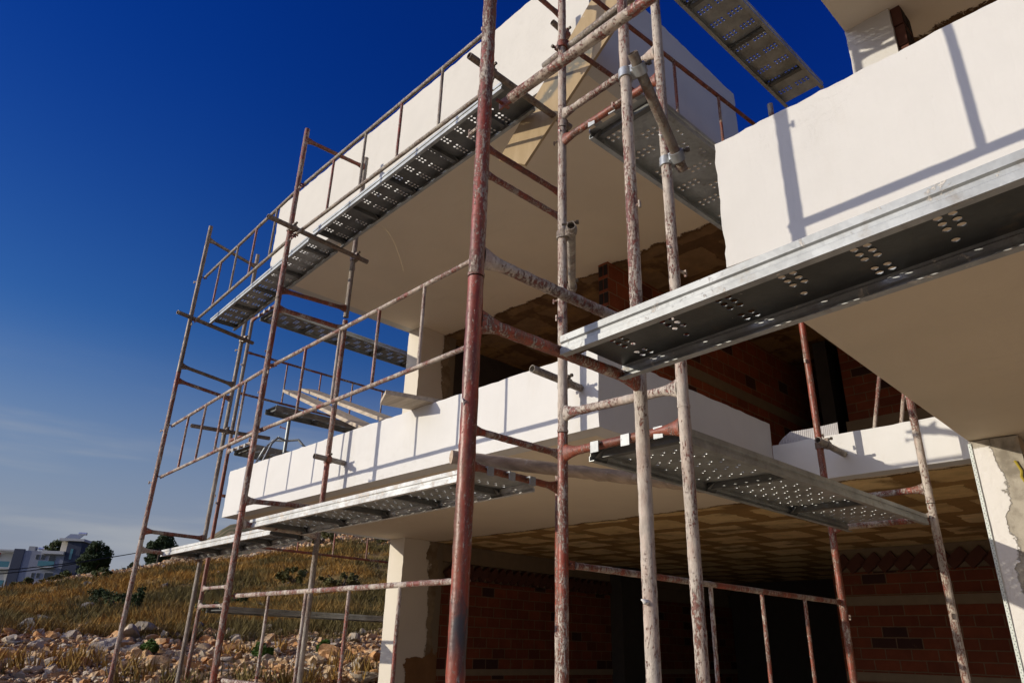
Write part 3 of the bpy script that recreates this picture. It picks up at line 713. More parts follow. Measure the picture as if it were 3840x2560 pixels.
# ------------------------------------------------------------------ far apartment house
def house():
    c0 = V(*pol(9.82, 150), 0); c1 = V(*pol(13.45, 146), 0)
    u = (c1 - c0).normalized(); wv = V(-u.y, u.x, 0)
    if wv.dot(c0) < 0: wv = -wv                                # away from the camera
    Lf = (c1 - c0).length; zb = 5.0; zr = 12.75
    t = thing('apartment_house', (c0.x, c0.y, zb), 'white modern apartment house with dark grey panels on the far crest', 'building')
    def bx(mb, a0, a1, d0, d1, z0, z1):
        c = c0 + u * (a0 + a1) / 2 + wv * (d0 + d1) / 2; c.z = (z0 + z1) / 2
        mb.obox(c, u * (a1 - a0) / 2, wv * (d1 - d0) / 2, V(0, 0, (z1 - z0) / 2))
    mb = MB(); bx(mb, 1.45, Lf - 2.35, .0, 9, zb, zr - .05); bx(mb, .0, 1.45, .25, 9, zb, zr - .15); mb.build('wall', 'house_shaded', t, 0)
    mb = MB(); bx(mb, -.15, 1.45, -.12, .24, zb, zr + .15); mb.build('dark_panel', 'house_dark', t, 0)
    mb = MB(); bx(mb, Lf - 2.30, Lf, -.15, 3.0, zb, zr + 1.75); tw = mb.build('stair_tower', 'house_dark', t, 0)
    mb = MB(); bx(mb, Lf - 1.55, Lf - 1.15, -.2, -.16, zr - 1.2, zr + .5); mb.build('window', 'glass_teal', tw, 0)
    mb = MB(); bx(mb, Lf - 3.4, Lf - 2.32, .2, 3.0, zr - .02, zr + 1.6); mb.build('roof_room', 'house_cream', t, 0)
    mb = MB(); bx(mb, Lf - 3.6, Lf + .35, -.6, 5.0, zr + 1.76, zr + 2.15); mb.build('roof_slab', 'house_white', t, 0)
    sp_ = MB(); ps = [(Lf - 3.2, .4, zr + 2.3), (Lf - .9, .4, zr + 2.3), (Lf - .9, 2.2, zr + 3.2), (Lf - 3.2, 2.2, zr + 3.2)]
    q = []
    for a, d, z in ps: p = c0 + u * a + wv * d; q.append(V(p.x, p.y, z))
    sp_.add(q + [x - V(0, 0, .12) for x in q], [(0, 1, 2, 3), (7, 6, 5, 4), (0, 4, 5, 1), (1, 5, 6, 2), (2, 6, 7, 3), (3, 7, 4, 0)])
    sp_.build('solar_panel', 'prop_grey', t, 0)
    mb = MB(); a = c0 + u * (Lf - 1.9) + wv * 2.3; b = c0 + u * (Lf - .6) + wv * 2.3; mb.tube(V(a.x, a.y, zr + 3.3), V(b.x, b.y, zr + 3.3), .26, 10); mb.build('water_tank', 'metal_bright', t)
    mb = MB(); a = c0 + u * 2.9 + wv * 1.5; b = c0 + u * 3.7 + wv * 1.5; mb.tube(V(a.x, a.y, zr + .45), V(b.x, b.y, zr + .45), .24, 10); mb.build('water_tank', 'metal_bright', t)
    mb = MB(); bx(mb, 1.5, 2.5, 1, 2, zr - .05, zr + .75); mb.build('roof_unit', 'house_grey', t, 0)
    for a0, a1, z0, z1, m in ((3.45, 3.9, zr - 1.35, zr - .65, 'glass_dark'), (4.3, 4.85, zr - 1.35, zr - .65, 'glass_dark'), (5.55, 6.5, zr - 2.5, zr - .75, 'glass_dark'), (3.5, 3.9, zr - 4.3, zr - 3.6, 'glass_dark'), (4.3, 4.7, zr - 4.3, zr - 3.6, 'glass_dark'), (5.5, 6.7, zr - 4.7, zr - 3.5, 'glass_dark')):
        mb = MB(); bx(mb, a0 - .06, a1 + .06, -.05, -.01, z0 - .06, z1 + .06); wf = mb.build('window', 'house_grey', t, 0)
        mb = MB(); bx(mb, a0, a1, -.08, -.055, z0, z1); mb.build('pane', m, wf, 0)
    mb = MB(); bx(mb, 4.4, 6.9, -1.0, -.02, zr - 2.75, zr - 2.55); bal = mb.build('balcony', 'house_white', t, 0)
    mb = MB(); bx(mb, 4.4, 6.9, -1.0, -.97, zr - 2.54, zr - 1.7); mb.build('balustrade', 'glass_teal', bal, 0)
    mb = MB(); bx(mb, 4.4, Lf - 2.36, -.7, -.02, zr - .5, zr + .0); mb.build('canopy', 'house_white', t, 0)
    # lit side wing to the left with its loggias
    mb = MB(); bx(mb, -3.6, -.2, 3.2, 9, zb, zr - .2); mb.build('side_wing', 'house_white', t, 0)
    mb = MB()
    for z in (zr - .25, zr - 3.1, zr - 6.1): bx(mb, -3.7, -.16, .2, 3.18, z, z + .25)
    mb.build('loggia_slab', 'house_white', t, 0)
    for z in (zr - 2.85, zr - 5.85): mb = MB(); bx(mb, -3.6, -.5, .22, .28, z + .02, z + .95); mb.build('loggia_balustrade', 'glass_teal', t, 0)
    mb = MB(); bx(mb, -9, -3.9, 2.5, 9, zr - .55, zr - .25); mb.build('tiled_roof', 'roof_tile', t, 0)
    mb = MB(); bx(mb, -8.6, -4.1, 3, 9, zb, zr - .56); mb.build('annexe_wall', 'house_cream', t, 0)
house()
def cables():
    for k, (de, lb) in enumerate(((0, 'upper black overhead cable crossing in front of the apartment house'), (-.0035, 'lower black overhead cable crossing in front of the apartment house'))):
        mb = MB(); pts = []
        for i in range(30):
            ph = 2 + 16.2 * i / 29; e = .0608 + (ph - 9.33) * .00380 + (.00045 * (ph - 12.5) ** 2 * .25) + de * (1 - ss(10, 16, ph)) * 1.0
            x, y = pol(ph, 92 + .2 * ph); pts.append(V(x, y, e * (92 + .2 * ph)))
        mb.path(pts, .05, 5); tag(mb.build('overhead_cable', 'cable_black'), lb, 'cable')
cables()
up_ = thing('utility_pole', P3(18.2, 95.6), 'dark utility pole hidden in the tree behind the lowest deck', 'pole'); mb = MB(); p = P3(18.2, 95.6); mb.tube(p - V(0, 0, .5), V(p.x, p.y, .094 * 95.6 + .3), .11, 8); mb.build('shaft', 'bark', up_)

# ------------------------------------------------------------------ the building
BLD = thing('unfinished_building', (-3, 6, -1.65), 'unfinished white plastered building with stepped balconies and bare brick interior', 'building')
def bpart(name, mb, mat, parent=None, smooth=35): return mb.build(name, mat, parent or BLD, smooth)
mb = MB(); prism(mb, [(-8.41, 3.58), (-2.97, 3.58), (-2.97, 5.90), (4.5, 5.90), (4.5, 14), (-8.41, 14)], 1.30, 1.52); LOW = bpart('lower_balcony', mb, 'soffit_lower')
mb = MB(); grid_box(mb, -8.56, -2.82, 3.43, 3.58, 1.30, 1.845)
grid_box(mb, -2.97, -2.82, 3.58, 5.75, 1.30, 1.835); grid_box(mb, -8.56, -8.41, 3.58, 5.75, 1.30, 1.845); bpart('parapet', mb, 'plaster_white', LOW)
mb = MB(); grid_box(mb, -2.815, 4.5, 5.75, 5.90, 1.30, 1.64); bpart('recessed_parapet', mb, 'plaster_white', LOW)
mb = MB(); prism(mb, [(-8.32, 3.58), (-2.98, 3.58), (-2.98, 5.75), (-1.30, 5.75), (-1.30, 14), (-8.32, 14)], 4.40, 4.62); UPP = bpart('upper_balcony', mb, 'soffit_upper')
mb = MB(); grid_box(mb, -8.47, -2.83, 3.43, 3.58, 4.40, 5.567); grid_box(mb, -2.98, -2.83, 3.58, 5.85, 4.40, 5.56); grid_box(mb, -8.47, -8.32, 3.58, 5.85, 4.40, 5.56); bpart('parapet', mb, 'plaster_cream', UPP)
# right-hand balcony with a soffit that falls a little to the back
mb = MB(); x0, x1 = -1.28, 4.5
mb.add([(x0, 2.55, 1.449), (x1, 2.55, 1.449), (x1, 5.745, 1.330), (x0, 5.745, 1.330), (x0, 2.55, 1.62), (x1, 2.55, 1.62), (x1, 5.745, 1.62), (x0, 5.745, 1.62)],
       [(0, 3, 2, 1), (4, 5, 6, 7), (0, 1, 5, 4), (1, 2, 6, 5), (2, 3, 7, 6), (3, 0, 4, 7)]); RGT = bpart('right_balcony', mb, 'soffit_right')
mb = MB(); grid_box(mb, -1.28, 3.2, 2.40, 2.55, 1.452, 2.07, .032, .0035, .0055); bpart('parapet', mb, 'plaster_near', RGT)
mb = MB(); prism(mb, [(-1.28, 2.4), (4.5, 2.4), (4.5, 14), (-1.28, 14)], 4.385, 4.62); RUP = bpart('right_upper_slab', mb, 'soffit_right_upper')
mb = MB(); grid_box(mb, -1.28, -.966, 4.6, 4.86, 1.63, 4.383, .07, .004, .006); bpart('upper_pier', mb, 'plaster_near', RUP)
mb = MB(); ho = MB()
for k in range(14):
    z = 1.75 + k * .19; mb.box(-.964, -.90, 4.63, 4.85, z, z + .175)
    for j in (0, 1): ho.box(-.899, -.896, 4.65 + j * .1, 4.73 + j * .1, z + .02, z + .155)
q = bpart('brick_end', mb, 'brick_loose', RUP, 0); bpart('brick_hollow', ho, 'clay_hole', q, 0)
mb = MB(); grid_box(mb, -1.28, -1.0, 5.42, 5.745, -1.65, 1.333, .08, .003, .004); RC = bpart('right_column', mb, 'right_column')
mb = MB(); dots = MB()
mb.box(-1.286, -1.266, 5.409, 5.4135, -1.6, 1.32)
for k in range(150):
    z = -1.0 + k * .0155; dots.box(-1.281 + (k % 2) * .007, -1.276 + (k % 2) * .007, 5.4075, 5.4087, z, z + .007)
q = bpart('corner_bead', mb, 'bead_plastic', RC, 0); tag(bpart('bead_hole', dots, 'bead_dot', q, 0), kind='stuff')
mb = MB(); rr = random.Random(2); pts = [V(-1.045, 5.405, 1.17)]
for k in range(9): pts.append(V(-1.045 + .012 * k + rr.uniform(-.012, .012), 5.407, 1.17 - .035 * (k + 1)))
mb.path(pts, .008, 6); bpart('foam_seam', mb, 'foam_yellow', RC)
for nm, z0, z1, par in (('left_column', -1.65, 1.298, LOW), ('left_upper_column', 1.525, 4.398, UPP)):
    mb = MB(); grid_box(mb, -8.45, -8.12, 5.75, 6.42, z0, z1, .08, .003, .005); bpart(nm, mb, 'column_plaster', par)
# inner walls
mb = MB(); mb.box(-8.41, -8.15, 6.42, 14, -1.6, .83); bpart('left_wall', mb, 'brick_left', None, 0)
mb = MB(); mb.box(-8.41, -8.145, 6.42, 14, 1.06, 1.295); bpart('ring_beam', mb, 'concrete_raw', None, 0)
mb = MB(); mb.box(-8.40, -8.135, 6.42, 14, -.385, -.305); mb.box(-8.40, -8.20, 6.42, 14, .832, 1.058); bpart('concrete_band', mb, 'concrete_raw', None, 0)
mb = MB()
for k in range(26): mb.obox((-8.16, 6.6 + k * .155, .945), (.05, 0, 0), (0, .075, .06), (0, -.032, .045))
bpart('slanted_brick_course', mb, 'brick_loose', None, 0)
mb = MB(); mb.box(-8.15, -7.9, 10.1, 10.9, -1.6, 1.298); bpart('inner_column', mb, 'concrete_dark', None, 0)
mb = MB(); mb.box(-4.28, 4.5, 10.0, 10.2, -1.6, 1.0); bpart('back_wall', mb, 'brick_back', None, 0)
mb = MB(); mb.box(-4.27, 4.5, 9.99, 10.19, .595, .705); mb.box(-4.27, 4.5, 9.99, 10.19, -.28, -.185); mb.box(-4.27, 4.5, 10.03, 10.2, 1.005, 1.297); bpart('concrete_band', mb, 'concrete_raw', None, 0)
mb = MB()
for k in range(40): mb.obox((-4.15 + k * .20, 10.01, 1.11), (.095, 0, .075), (0, .04, 0), (-.04, 0, .055))
bpart('slanted_brick_course', mb, 'brick_loose', None, 0)
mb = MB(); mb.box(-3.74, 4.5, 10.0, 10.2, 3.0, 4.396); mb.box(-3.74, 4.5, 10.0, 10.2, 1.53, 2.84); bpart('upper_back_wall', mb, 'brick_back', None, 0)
mb = MB(); mb.box(-3.78, 4.5, 9.985, 10.19, 2.842, 2.998); bpart('concrete_band', mb, 'concrete_raw', None, 0)
mb = MB(); mb.box(-5.0, -4.85, 6.13, 13.8, 1.53, 4.395); IW = bpart('inner_brick_wall', mb, 'brick_inner', None, 0)
mb = MB(); mb.box(-5.01, -4.84, 6.12, 13.8, 3.35, 3.5); bpart('lintel', mb, 'concrete_raw', IW, 0)
mb = MB()
for k in range(15):
    for j in (0, 1): mb.box(-4.99 + j * .075, -4.93 + j * .075, 6.122, 6.128, 1.56 + k * .19, 1.70 + k * .19)
bpart('brick_hollow', mb, 'clay_hole', IW, 0)
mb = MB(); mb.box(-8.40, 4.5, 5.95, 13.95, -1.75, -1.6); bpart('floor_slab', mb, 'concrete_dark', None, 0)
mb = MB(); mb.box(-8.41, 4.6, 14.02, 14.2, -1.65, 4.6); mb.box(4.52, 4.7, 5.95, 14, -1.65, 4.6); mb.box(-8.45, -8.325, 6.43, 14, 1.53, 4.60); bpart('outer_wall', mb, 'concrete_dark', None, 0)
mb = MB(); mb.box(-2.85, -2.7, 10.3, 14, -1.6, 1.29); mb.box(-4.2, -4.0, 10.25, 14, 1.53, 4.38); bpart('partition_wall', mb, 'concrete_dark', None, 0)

# ------------------------------------------------------------------ scaffold frames
RT = .0255
def flare(t):
    e = min(t, 1 - t); return 1 + 1.15 * max(0, 1 - e / .13) ** 1.6
def pin(mb, c, d, ln=.062):
    c, d = Vector(c), Vector(d).normalized(); mb.tube(c, c + d * ln, .007, 6); mb.obox(c + d * ln, d * .004, V(0, 0, .017), d.cross(V(0, 0, 1)) * .006)
def frame(p0, p1, zb, zt, label, m0, m1, mr_, lo=None, hi=None, hi_top=.105, lo_b=.09, tilt=(0, 0), pins=True, detail=1, joint=True):
    """one welded H-frame: two legs, a top and a bottom transom with flared ends, locking pins, spigot collars"""
    a, b = V(p0[0], p0[1], 0), V(p1[0], p1[1], 0); d = (b - a).normalized(); nrm = V(-d.y, d.x, 0)
    t = thing('scaffold_section', (a.x, a.y, zb), label, 'scaffold', 'stacked scaffold sections')
    lg = []
    for k, (q, m) in enumerate(((a, m0), (b, m1))):
        mb = MB(); dz = tilt[k]
        mb.tube(V(q.x, q.y, zb + dz), V(q.x, q.y, zt + dz), RT, 16 if detail else 10, int((zt - zb) / (.025 if detail else .3)), jit=.0016 if detail else 0, hollow=.005)
        if joint: mb.tube(V(q.x, q.y, zb + dz), V(q.x, q.y, zb + dz + .012), RT + .0022, 16)
        lg.append(mb.build('leg', m, t, 50))
    off = tilt[1] - tilt[0]
    for kk, z in enumerate((zb + lo_b if lo is None else lo, zt - hi_top if hi is None else hi)):
        if z > 50: continue
        mb = MB(); mb.tube(V(a.x, a.y, z + tilt[0]) + d * (RT * .8), V(b.x, b.y, z + tilt[1]) - d * (RT * .8), .021, 14, 36 if detail else 12, vert=flare, jit=.0020 if detail else 0, cap=False)
        mb.build('transom', mr_ if isinstance(mr_, str) else mr_[kk], t, 50)
    if pins:
        for q, L_ in ((a, lg[0]), (b, lg[1])):
            for z in (zb + .62, zb + 1.22):
                mb = MB(); pin(mb, V(q.x, q.y, z) + nrm * .02, nrm * (1 if random.random() < .5 else -1)); mb.build('lock_pin', 'paint_red_crusted', L_)
    if detail == 2:                                          # lumps of set plaster
        for k in range(2):
            for z, sz in ((zb + 1.35, .022), (zb + .72, .014)) if k else ((zb + 1.86, .020),):
                mb = MB(); put_rock(mb, SH3[k], V((a, b)[k].x + .004, (a, b)[k].y - RT * .85, z), sz, random.Random(k)); mb.build('plaster_lump', 'plaster_near', lg[k], 60)
    return t
A0, A1 = (-8.55, 2.60), (-8.86, 3.39); B0, B1 = (-5.886, 2.516), (-5.95, 3.27); C0, C1 = (-3.02, 2.516), (-3.02, 3.302)
P1, P3_ = (-1.571, 1.307), (-1.524, 2.10); Q2, Q4 = (-2.352, 2.573), (-1.596, 2.50); RR, R2 = (-2.28, 5.43), (-1.577, 5.40); D0, D1 = (-9.78, 3.84), (-9.02, 3.84)
frame(A0, A1, -.985, .955, 'pale pink lowest lift of the leftmost frame, dropping to the rubble', 'paint_red_pale', 'steel_dusty', 'paint_red_pale', pins=False)
frame(A0, A1, .96, 2.885, 'middle lift of the leftmost frame, red below a grey joint, carrying the railing', 'paint_red_mid', 'steel_dusty', 'paint_red_mid', tilt=(0, .03), hi=2.79)
frame(A0, A1, 2.89, 4.91, 'grey top lift of the leftmost frame standing against the blue sky', 'steel_dull', 'steel_dusty', 'steel_dull', hi=4.72, tilt=(0, .03))
frame(B0, B1, -.99, .96, 'lowest lift of the second frame from the left in front of the dry slope', 'paint_red_mid', 'steel_dusty', 'paint_red_pale', hi=.865)
frame(B0, B1, .965, 2.925, 'dark red middle lift of the second frame from the left, before the lower balcony', 'paint_red_mid', 'paint_red_mid', 'paint_red_mid', tilt=(0, .05), hi=2.83)
frame(B0, B1, 2.93, 4.89, 'top lift of the second frame from the left, its head against sky and parapet', 'paint_red_mid', 'steel_dusty', 'paint_rust_bare', hi=4.76, tilt=(0, .08))
frame(C0, (-3.05, 3.302), -.95, 1.01, 'lower lift of the frame hidden behind the big red pole, holding the lower deck', 'paint_red_mid', 'paint_red_mid', 'paint_rust_bare', hi=.92, pins=False)
frame(C0, C1, 1.015, 2.98, 'middle lift of the frame behind the big red pole', 'paint_red_mid', 'paint_red_pale', 'paint_red_mid', lo=1.125, hi=2.885)
frame(C0, C1, 2.985, 4.96, 'upper lift of the frame behind the big red pole under the diagonal board', 'paint_red_mid', 'paint_red_pale', 'paint_rust_bare', lo=3.095, hi=4.87)
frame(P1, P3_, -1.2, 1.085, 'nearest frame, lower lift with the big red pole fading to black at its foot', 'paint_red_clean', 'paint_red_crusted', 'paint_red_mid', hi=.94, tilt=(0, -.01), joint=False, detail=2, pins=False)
frame(P1, P3_, 1.089, 3.06, 'nearest frame, upper lift with the big red pole and crusted white pole', 'paint_red_mid', 'paint_red_crusted', 'paint_red_crusted', lo=1.168, hi=99, tilt=(0, -.01))
frame(Q2, Q4, -.95, .985, 'corner frame, lower lift with plaster crusted white poles', 'paint_red_mid', 'paint_red_crusted', 'paint_rust_bare', hi=.8825, tilt=(0, -.02), pins=False)
frame(Q2, Q4, .99, 2.885, 'corner frame, middle lift with white crusted poles and arched transom', 'paint_red_pale', 'paint_red_crusted', ('paint_red_crusted', 'paint_rust_bare'), lo=1.085, hi=2.79, tilt=(0, -.05), detail=2)
frame(Q2, Q4, 2.89, 4.80, 'corner frame, upper lift rising past the top of the picture', 'paint_red_pale', 'paint_red_crusted', 'paint_red_crusted', lo=2.985, tilt=(0, -.06))
frame(RR, R2, -.97, .955, 'rear right frame, lower lift in front of the brick back wall', 'paint_red_mid', 'paint_red_pale', 'paint_red_mid', hi=.86)
frame(RR, R2, .96, 2.87, 'rear right frame, bright red lift in front of the dark upper room', 'paint_red_clean', 'paint_red_pale', 'paint_red_mid', lo=1.06, hi=99)
pt = thing('scaffold_post', (RR[0], RR[1], 2.875), 'pale scaffold post whose tip just shows above the near parapet', 'scaffold')
mb = MB(); mb.tube(V(RR[0], RR[1], 2.875), V(RR[0], RR[1], 4.82), RT, 16, 70, jit=.0016, hollow=.005); mb.build('tube', 'paint_red_pale', pt, 50)
mb = MB(); mb.tube(V(RR[0], RR[1], 4.50), V(RR[0], RR[1], 4.515), RT + .003, 16); mb.build('collar', 'paint_red_mid', pt, 50)
frame(D0, D1, -1.5, .44, 'end frame left of the building, lowest lift over the rubble', 'paint_red_mid', 'steel_dusty', 'paint_red_pale', hi=.36)
frame(D0, D1, .445, 2.43, 'end frame left of the building, dark red lift beside the lower balcony end', 'paint_rust_bare', 'paint_red_pale', 'paint_red_pale', lo=.575, hi=2.375)
frame(D0, D1, 2.435, 4.45, 'end frame left of the building, grey upper lift under the far deck', 'steel_dusty', 'steel_dull', 'paint_rust_bare', hi=4.375)

# ------------------------------------------------------------------ guard rails
def railing(p0, p1, zt0, zt1, zb0, zb1, n, label, mat, ts=None, r=.0165, rb=.0125, top_only=False):
    a, b = Vector((*p0, 0)), Vector((*p1, 0)); d = (b - a).normalized()
    t = thing('guard_rail', (a.x, a.y, zb0), label, 'guard rail', 'guard rails of the scaffold')
    A, B = V(a.x, a.y, zt0), V(b.x, b.y, zt1); C_, D_ = V(a.x, a.y, zb0), V(b.x, b.y, zb1)
    for P, Q, nm in ((A, B, 'top_rail'), (C_, D_, 'bottom_rail')):
        mb = MB(); mb.tube(P, Q, r, 10, max(4, int((Q - P).length / .05)), jit=.0014); rl = mb.build(nm, mat, t, 50)
        for e, s in ((P, -1), (Q, 1)):
            mb = MB(); mb.obox(e + d * s * .025, d * .03, V(0, 0, .02), d.cross(V(0, 0, 1)) * .004); mb.tube(e + d * s * .04 - d.cross(V(0, 0, 1)) * .03, e + d * s * .04 + d.cross(V(0, 0, 1)) * .03, .007, 6); mb.build('hook', 'paint_rust_bare', rl)
    for k in range(n):
        f = (k + 1) / (n + 1) if ts is None else ts[k]
        mb = MB(); mb.tube(C_.lerp(D_, f), A.lerp(B, f), rb, 8, 20, jit=.001); mb.build('baluster', mat if k % 2 else 'paint_red_mid', t, 50)
yr = .05
railing((A0[0] + .06, A0[1] + yr), (B0[0] - .06, B0[1] + yr), 4.168, 4.215, 3.57, 3.63, 4, 'upper guard rail at the far left, seen against the blue sky', 'steel_dusty')
railing((B0[0] + .06, B0[1] + yr), (C0[0] - .06, C0[1] + yr), 4.215, 4.22, 3.63, 3.635, 4, 'long upper guard rail in front of the cream parapet', 'steel_dusty')
railing((A0[0] + .06, A0[1] + yr), (B0[0] - .06, B0[1] + yr), 2.239, 2.27, 1.645, 1.672, 4, 'red middle guard rail at the far left against the sky', 'paint_red_pale')
railing((B0[0] + .06, B0[1] + yr), (C0[0] - .06, C0[1] + yr), 2.27, 2.275, 1.672, 1.672, 4, 'red middle guard rail running to the big red pole above the lower balcony', 'paint_red_pale')
railing((B0[0] + .06, B0[1] + yr), (C0[0] - .06, C0[1] + yr), .308, .312, -.297, -.292, 4, 'lowest guard rail in front of the rubble and white column', 'paint_red_pale')
railing((P1[0] + .06, 1.375), (1.55, 1.40), 2.43, 2.43, 1.825, 1.86, 4, 'thick guard rail of the nearest deck crossing the upper right corner', 'paint_red_pale', r=.019, rb=.015)
railing((-2.35, 2.64), (-2.30, 5.37), 4.19, 4.42, 3.585, 3.83, 4, 'rusty guard rail along the upper right deck beside the shaded parapet', 'paint_rust_bare', ts=(.21, .445, .68, .91))
railing((-2.34, 2.64), (-2.285, 5.37), .356, .345, -.24, -.24, 4, 'dark guard rail across the ground floor opening', 'paint_red_mid', ts=(.2, .415, .62, .82))
railing((-9.72, 3.9), (-9.70, 6.75), 3.84, 3.84, 3.21, 3.21, 4, 'thin guard rail at the end of the building behind the trestle boards', 'paint_red_mid')
railing((-9.72, 3.9), (-9.68, 6.75), 1.76, 1.76, 1.155, 1.14, 4, 'rusty low guard rail crossing the grassy slope left of the column', 'paint_rust_bare')

# ------------------------------------------------------------------ perforated scaffold decks
def deck(o, d, L_, W, label, pitch=.175, cell=.036, rh=.011, h=.062, pat='strip', mat='galvanised', side='galvanised', ribs=True, hook0=True, hook1=False, sgn=1, rib_p=.62, rib_dark='galvanised_dark'):
    """o: lower near corner, d: direction (3D), W: width to the left (sgn=1) or right of d. Holes are real holes."""
    d = Vector(d).normalized(); s_ = V(-d.y, d.x, 0).normalized() * sgn; u = V(0, 0, 1); o = Vector(o)
    t = thing('scaffold_deck', o, label, 'scaffold deck', 'perforated steel decks of the scaffold')
    def W3(x, y, z): return o + d * x + s_ * y + u * z
    mb = MB(); zs = h - .004
    ncell = int((W - .03) / cell); y0 = (W - ncell * cell) / 2; seg = 12
    def quad(xa, xb, ya, yb): mb.add([W3(xa, ya, zs), W3(xb, ya, zs), W3(xb, yb, zs), W3(xa, yb, zs)], [(0, 1, 2, 3)])
    def hole(xa, ya):
        cx_, cy_ = xa + cell / 2, ya + cell / 2; b0 = len(mb.v)
        cs = [(xa, ya), (xa + cell, ya), (xa + cell, ya + cell), (xa, ya + cell)]
        for c in cs: mb.v.append(tuple(W3(*c, zs)))
        for dz in (0, -.0025):
            for i in range(seg):
                th = math.pi * 2 * i / seg - math.pi * .75; mb.v.append(tuple(W3(cx_ + rh * math.cos(th), cy_ + rh * math.sin(th), zs + dz)))
        for k in range(4):
            i0 = k * 3; ring = [b0 + 4 + (i0 + j) % seg for j in range(4)]
            mb.f.append((b0 + k, b0 + (k + 1) % 4, ring[3], ring[2], ring[1], ring[0]))
        for i in range(seg): j = (i + 1) % seg; mb.f.append((b0 + 4 + i, b0 + 4 + j, b0 + 4 + seg + j, b0 + 4 + seg + i))
    x = .10; quad(0, x, 0, W); q = 0
    while x + 2 * cell < L_ - .08:
        quad(x, x + 2 * cell, 0, y0); quad(x, x + 2 * cell, y0 + ncell * cell, W)
        for r in (0, 1):
            for c in range(ncell):
                if pat == 'strip': on = (c % 5 != 4) if ncell > 6 else True; on = on and (c + r) % 1 == 0
                elif pat == 'block': on = ((c // 4) + q) % 2 == 0
                elif pat == 'near': on = 2 <= c <= 5 or (c >= ncell - 2 and q % 2 == 0) or (c == ncell - 2 and r == 0)
                else: on = (c + r) % 2 == 0
                xa, ya = x + r * cell, y0 + c * cell
                if on: hole(xa, ya)
                else: quad(xa, xa + cell, ya, ya + cell)
        xn = min(x + (pitch if pat != 'block' else pitch * .62), L_)
        if xn + 2 * cell >= L_ - .08: xn = L_
        quad(x + 2 * cell, xn, 0, W); x = xn; q += 1
    if x < L_ - 1e-6: quad(x, L_, 0, W)
    mb.build('deck_sheet', mat, t, 0)
    for yy, sg in ((0, 1), (W, -1)):                        # folded side rails with a groove and an inward lip
        pr = [(.030, .000), (.0, .000), (.0, .022), (.007, .027), (.007, .040), (.0, .045), (.0, h + .006), (.010, h + .006), (.010, h - .001), (.003, h - .001), (.003, .048), (.010, .042), (.010, .026), (.003, .020), (.003, .003), (.030, .003)]
        mb = MB(); n = len(pr)
        for xx in (0, L_):
            for a, z in pr: mb.v.append(tuple(W3(xx, yy + a * sg, z)))
        for i in range(n): j = (i + 1) % n; mb.f.append((i, j, n + j, n + i) if sg > 0 else (n + i, n + j, j, i))
        mb.f += [tuple(range(n)), tuple(range(n, 2 * n))]
        mb.build('side_rail', side, t, 0)
    if ribs:
        x = .06; 
        while x < L_:
            mb = MB(); mb.obox(W3(x, W / 2, h - .024), d * .018, s_ * (W / 2 - .008), u * .017)
            for yy, sg in ((.012, 1), (W - .012, -1)): mb.add([W3(x - .05, yy, .006), W3(x + .05, yy, .006), W3(x + .03, yy + .05 * sg, h - .008), W3(x - .03, yy + .05 * sg, h - .008)], [(0, 1, 2, 3)])
            mb.build('cross_rib', rib_dark, t, 0); x += rib_p
    for on, xx, sg in ((hook0, 0, -1), (hook1, L_, 1)):
        if on:
            for k in range(3 if W > .4 else 2):
                yy = W * (k + .5) / (3 if W > .4 else 2); mb = MB()
                mb.obox(W3(xx + sg * .030, yy, h + .004), d * .034, s_ * .024, u * .003)
                mb.obox(W3(xx + sg * .064, yy, h - .018), d * .003, s_ * .024, u * .026); mb.build('hook', 'galvanised_bright', t, 0)
    return t
deck((-1.52, 1.65, .908), (1, .0, .030), 3.1, .342, 'nearest perforated deck in the right foreground with splashed steel edge', pitch=.205, cell=.034, rh=.0108, pat='near', mat='galvanised_shaded', side='galvanised_bright', hook0=False, h=.062, ribs=False)
deck((-8.70, 2.88, 3.665), (2.77, -.13, .015), 2.74, .33, 'upper deck at the far left, seen from below against the sky', cell=.034, rh=.0105, hook0=False)
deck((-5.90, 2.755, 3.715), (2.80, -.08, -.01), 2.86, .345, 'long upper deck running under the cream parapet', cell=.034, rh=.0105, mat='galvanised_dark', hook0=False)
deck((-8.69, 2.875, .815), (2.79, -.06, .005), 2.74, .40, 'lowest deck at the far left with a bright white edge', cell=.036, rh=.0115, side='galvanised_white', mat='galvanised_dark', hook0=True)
deck((-5.92, 2.61, .843), (2.90, -.03, .015), 2.87, .50, 'wide lower deck in front of the lower balcony with bright edge', pat='check', pitch=.14, cell=.034, rh=.0105, side='galvanised_white', hook0=True, hook1=True)
deck((-2.165, 2.60, 2.715), (.05, 2.9, 0), 2.85, .45, 'upper right deck beside the shaded parapet, hooked on a rusty transom', pat='block', pitch=.19, cell=.040, rh=.0105, sgn=-1, hook0=True, rib_p=1.4)
deck((-2.18, 2.57, .815), (.04, 2.8, 0), 2.80, .54, 'lower right deck reaching to the rear frame, specked with light', pat='check', pitch=.15, cell=.034, rh=.0095, sgn=-1, hook0=True, rib_p=.95)
deck((-2.20, 2.55, 4.69), (.06, 2.85, 0), 2.88, .37, 'highest deck crossing the sky in the upper right', cell=.032, rh=.0090, sgn=-1, pitch=.185, rib_p=.62)
deck((-9.55, 3.86, 4.30), (0, 1, 0), 2.95, .50, 'deck at the end of the building running to the upper column', pat='block', pitch=.17, cell=.036, rh=.010, sgn=-1)
deck((-9.62, 3.86, 2.30), (0, 1, 0), 2.95, .55, 'deck behind the left end of the lower balcony', pat='block', pitch=.17, cell=.036, rh=.010, sgn=-1)
deck((-9.60, 3.86, .285), (0, 1, -.005), 2.95, .55, 'deck seen edge on across the grassy slope', pat='block', pitch=.17, cell=.036, rh=.010, sgn=-1, side='galvanised', hook0=False)
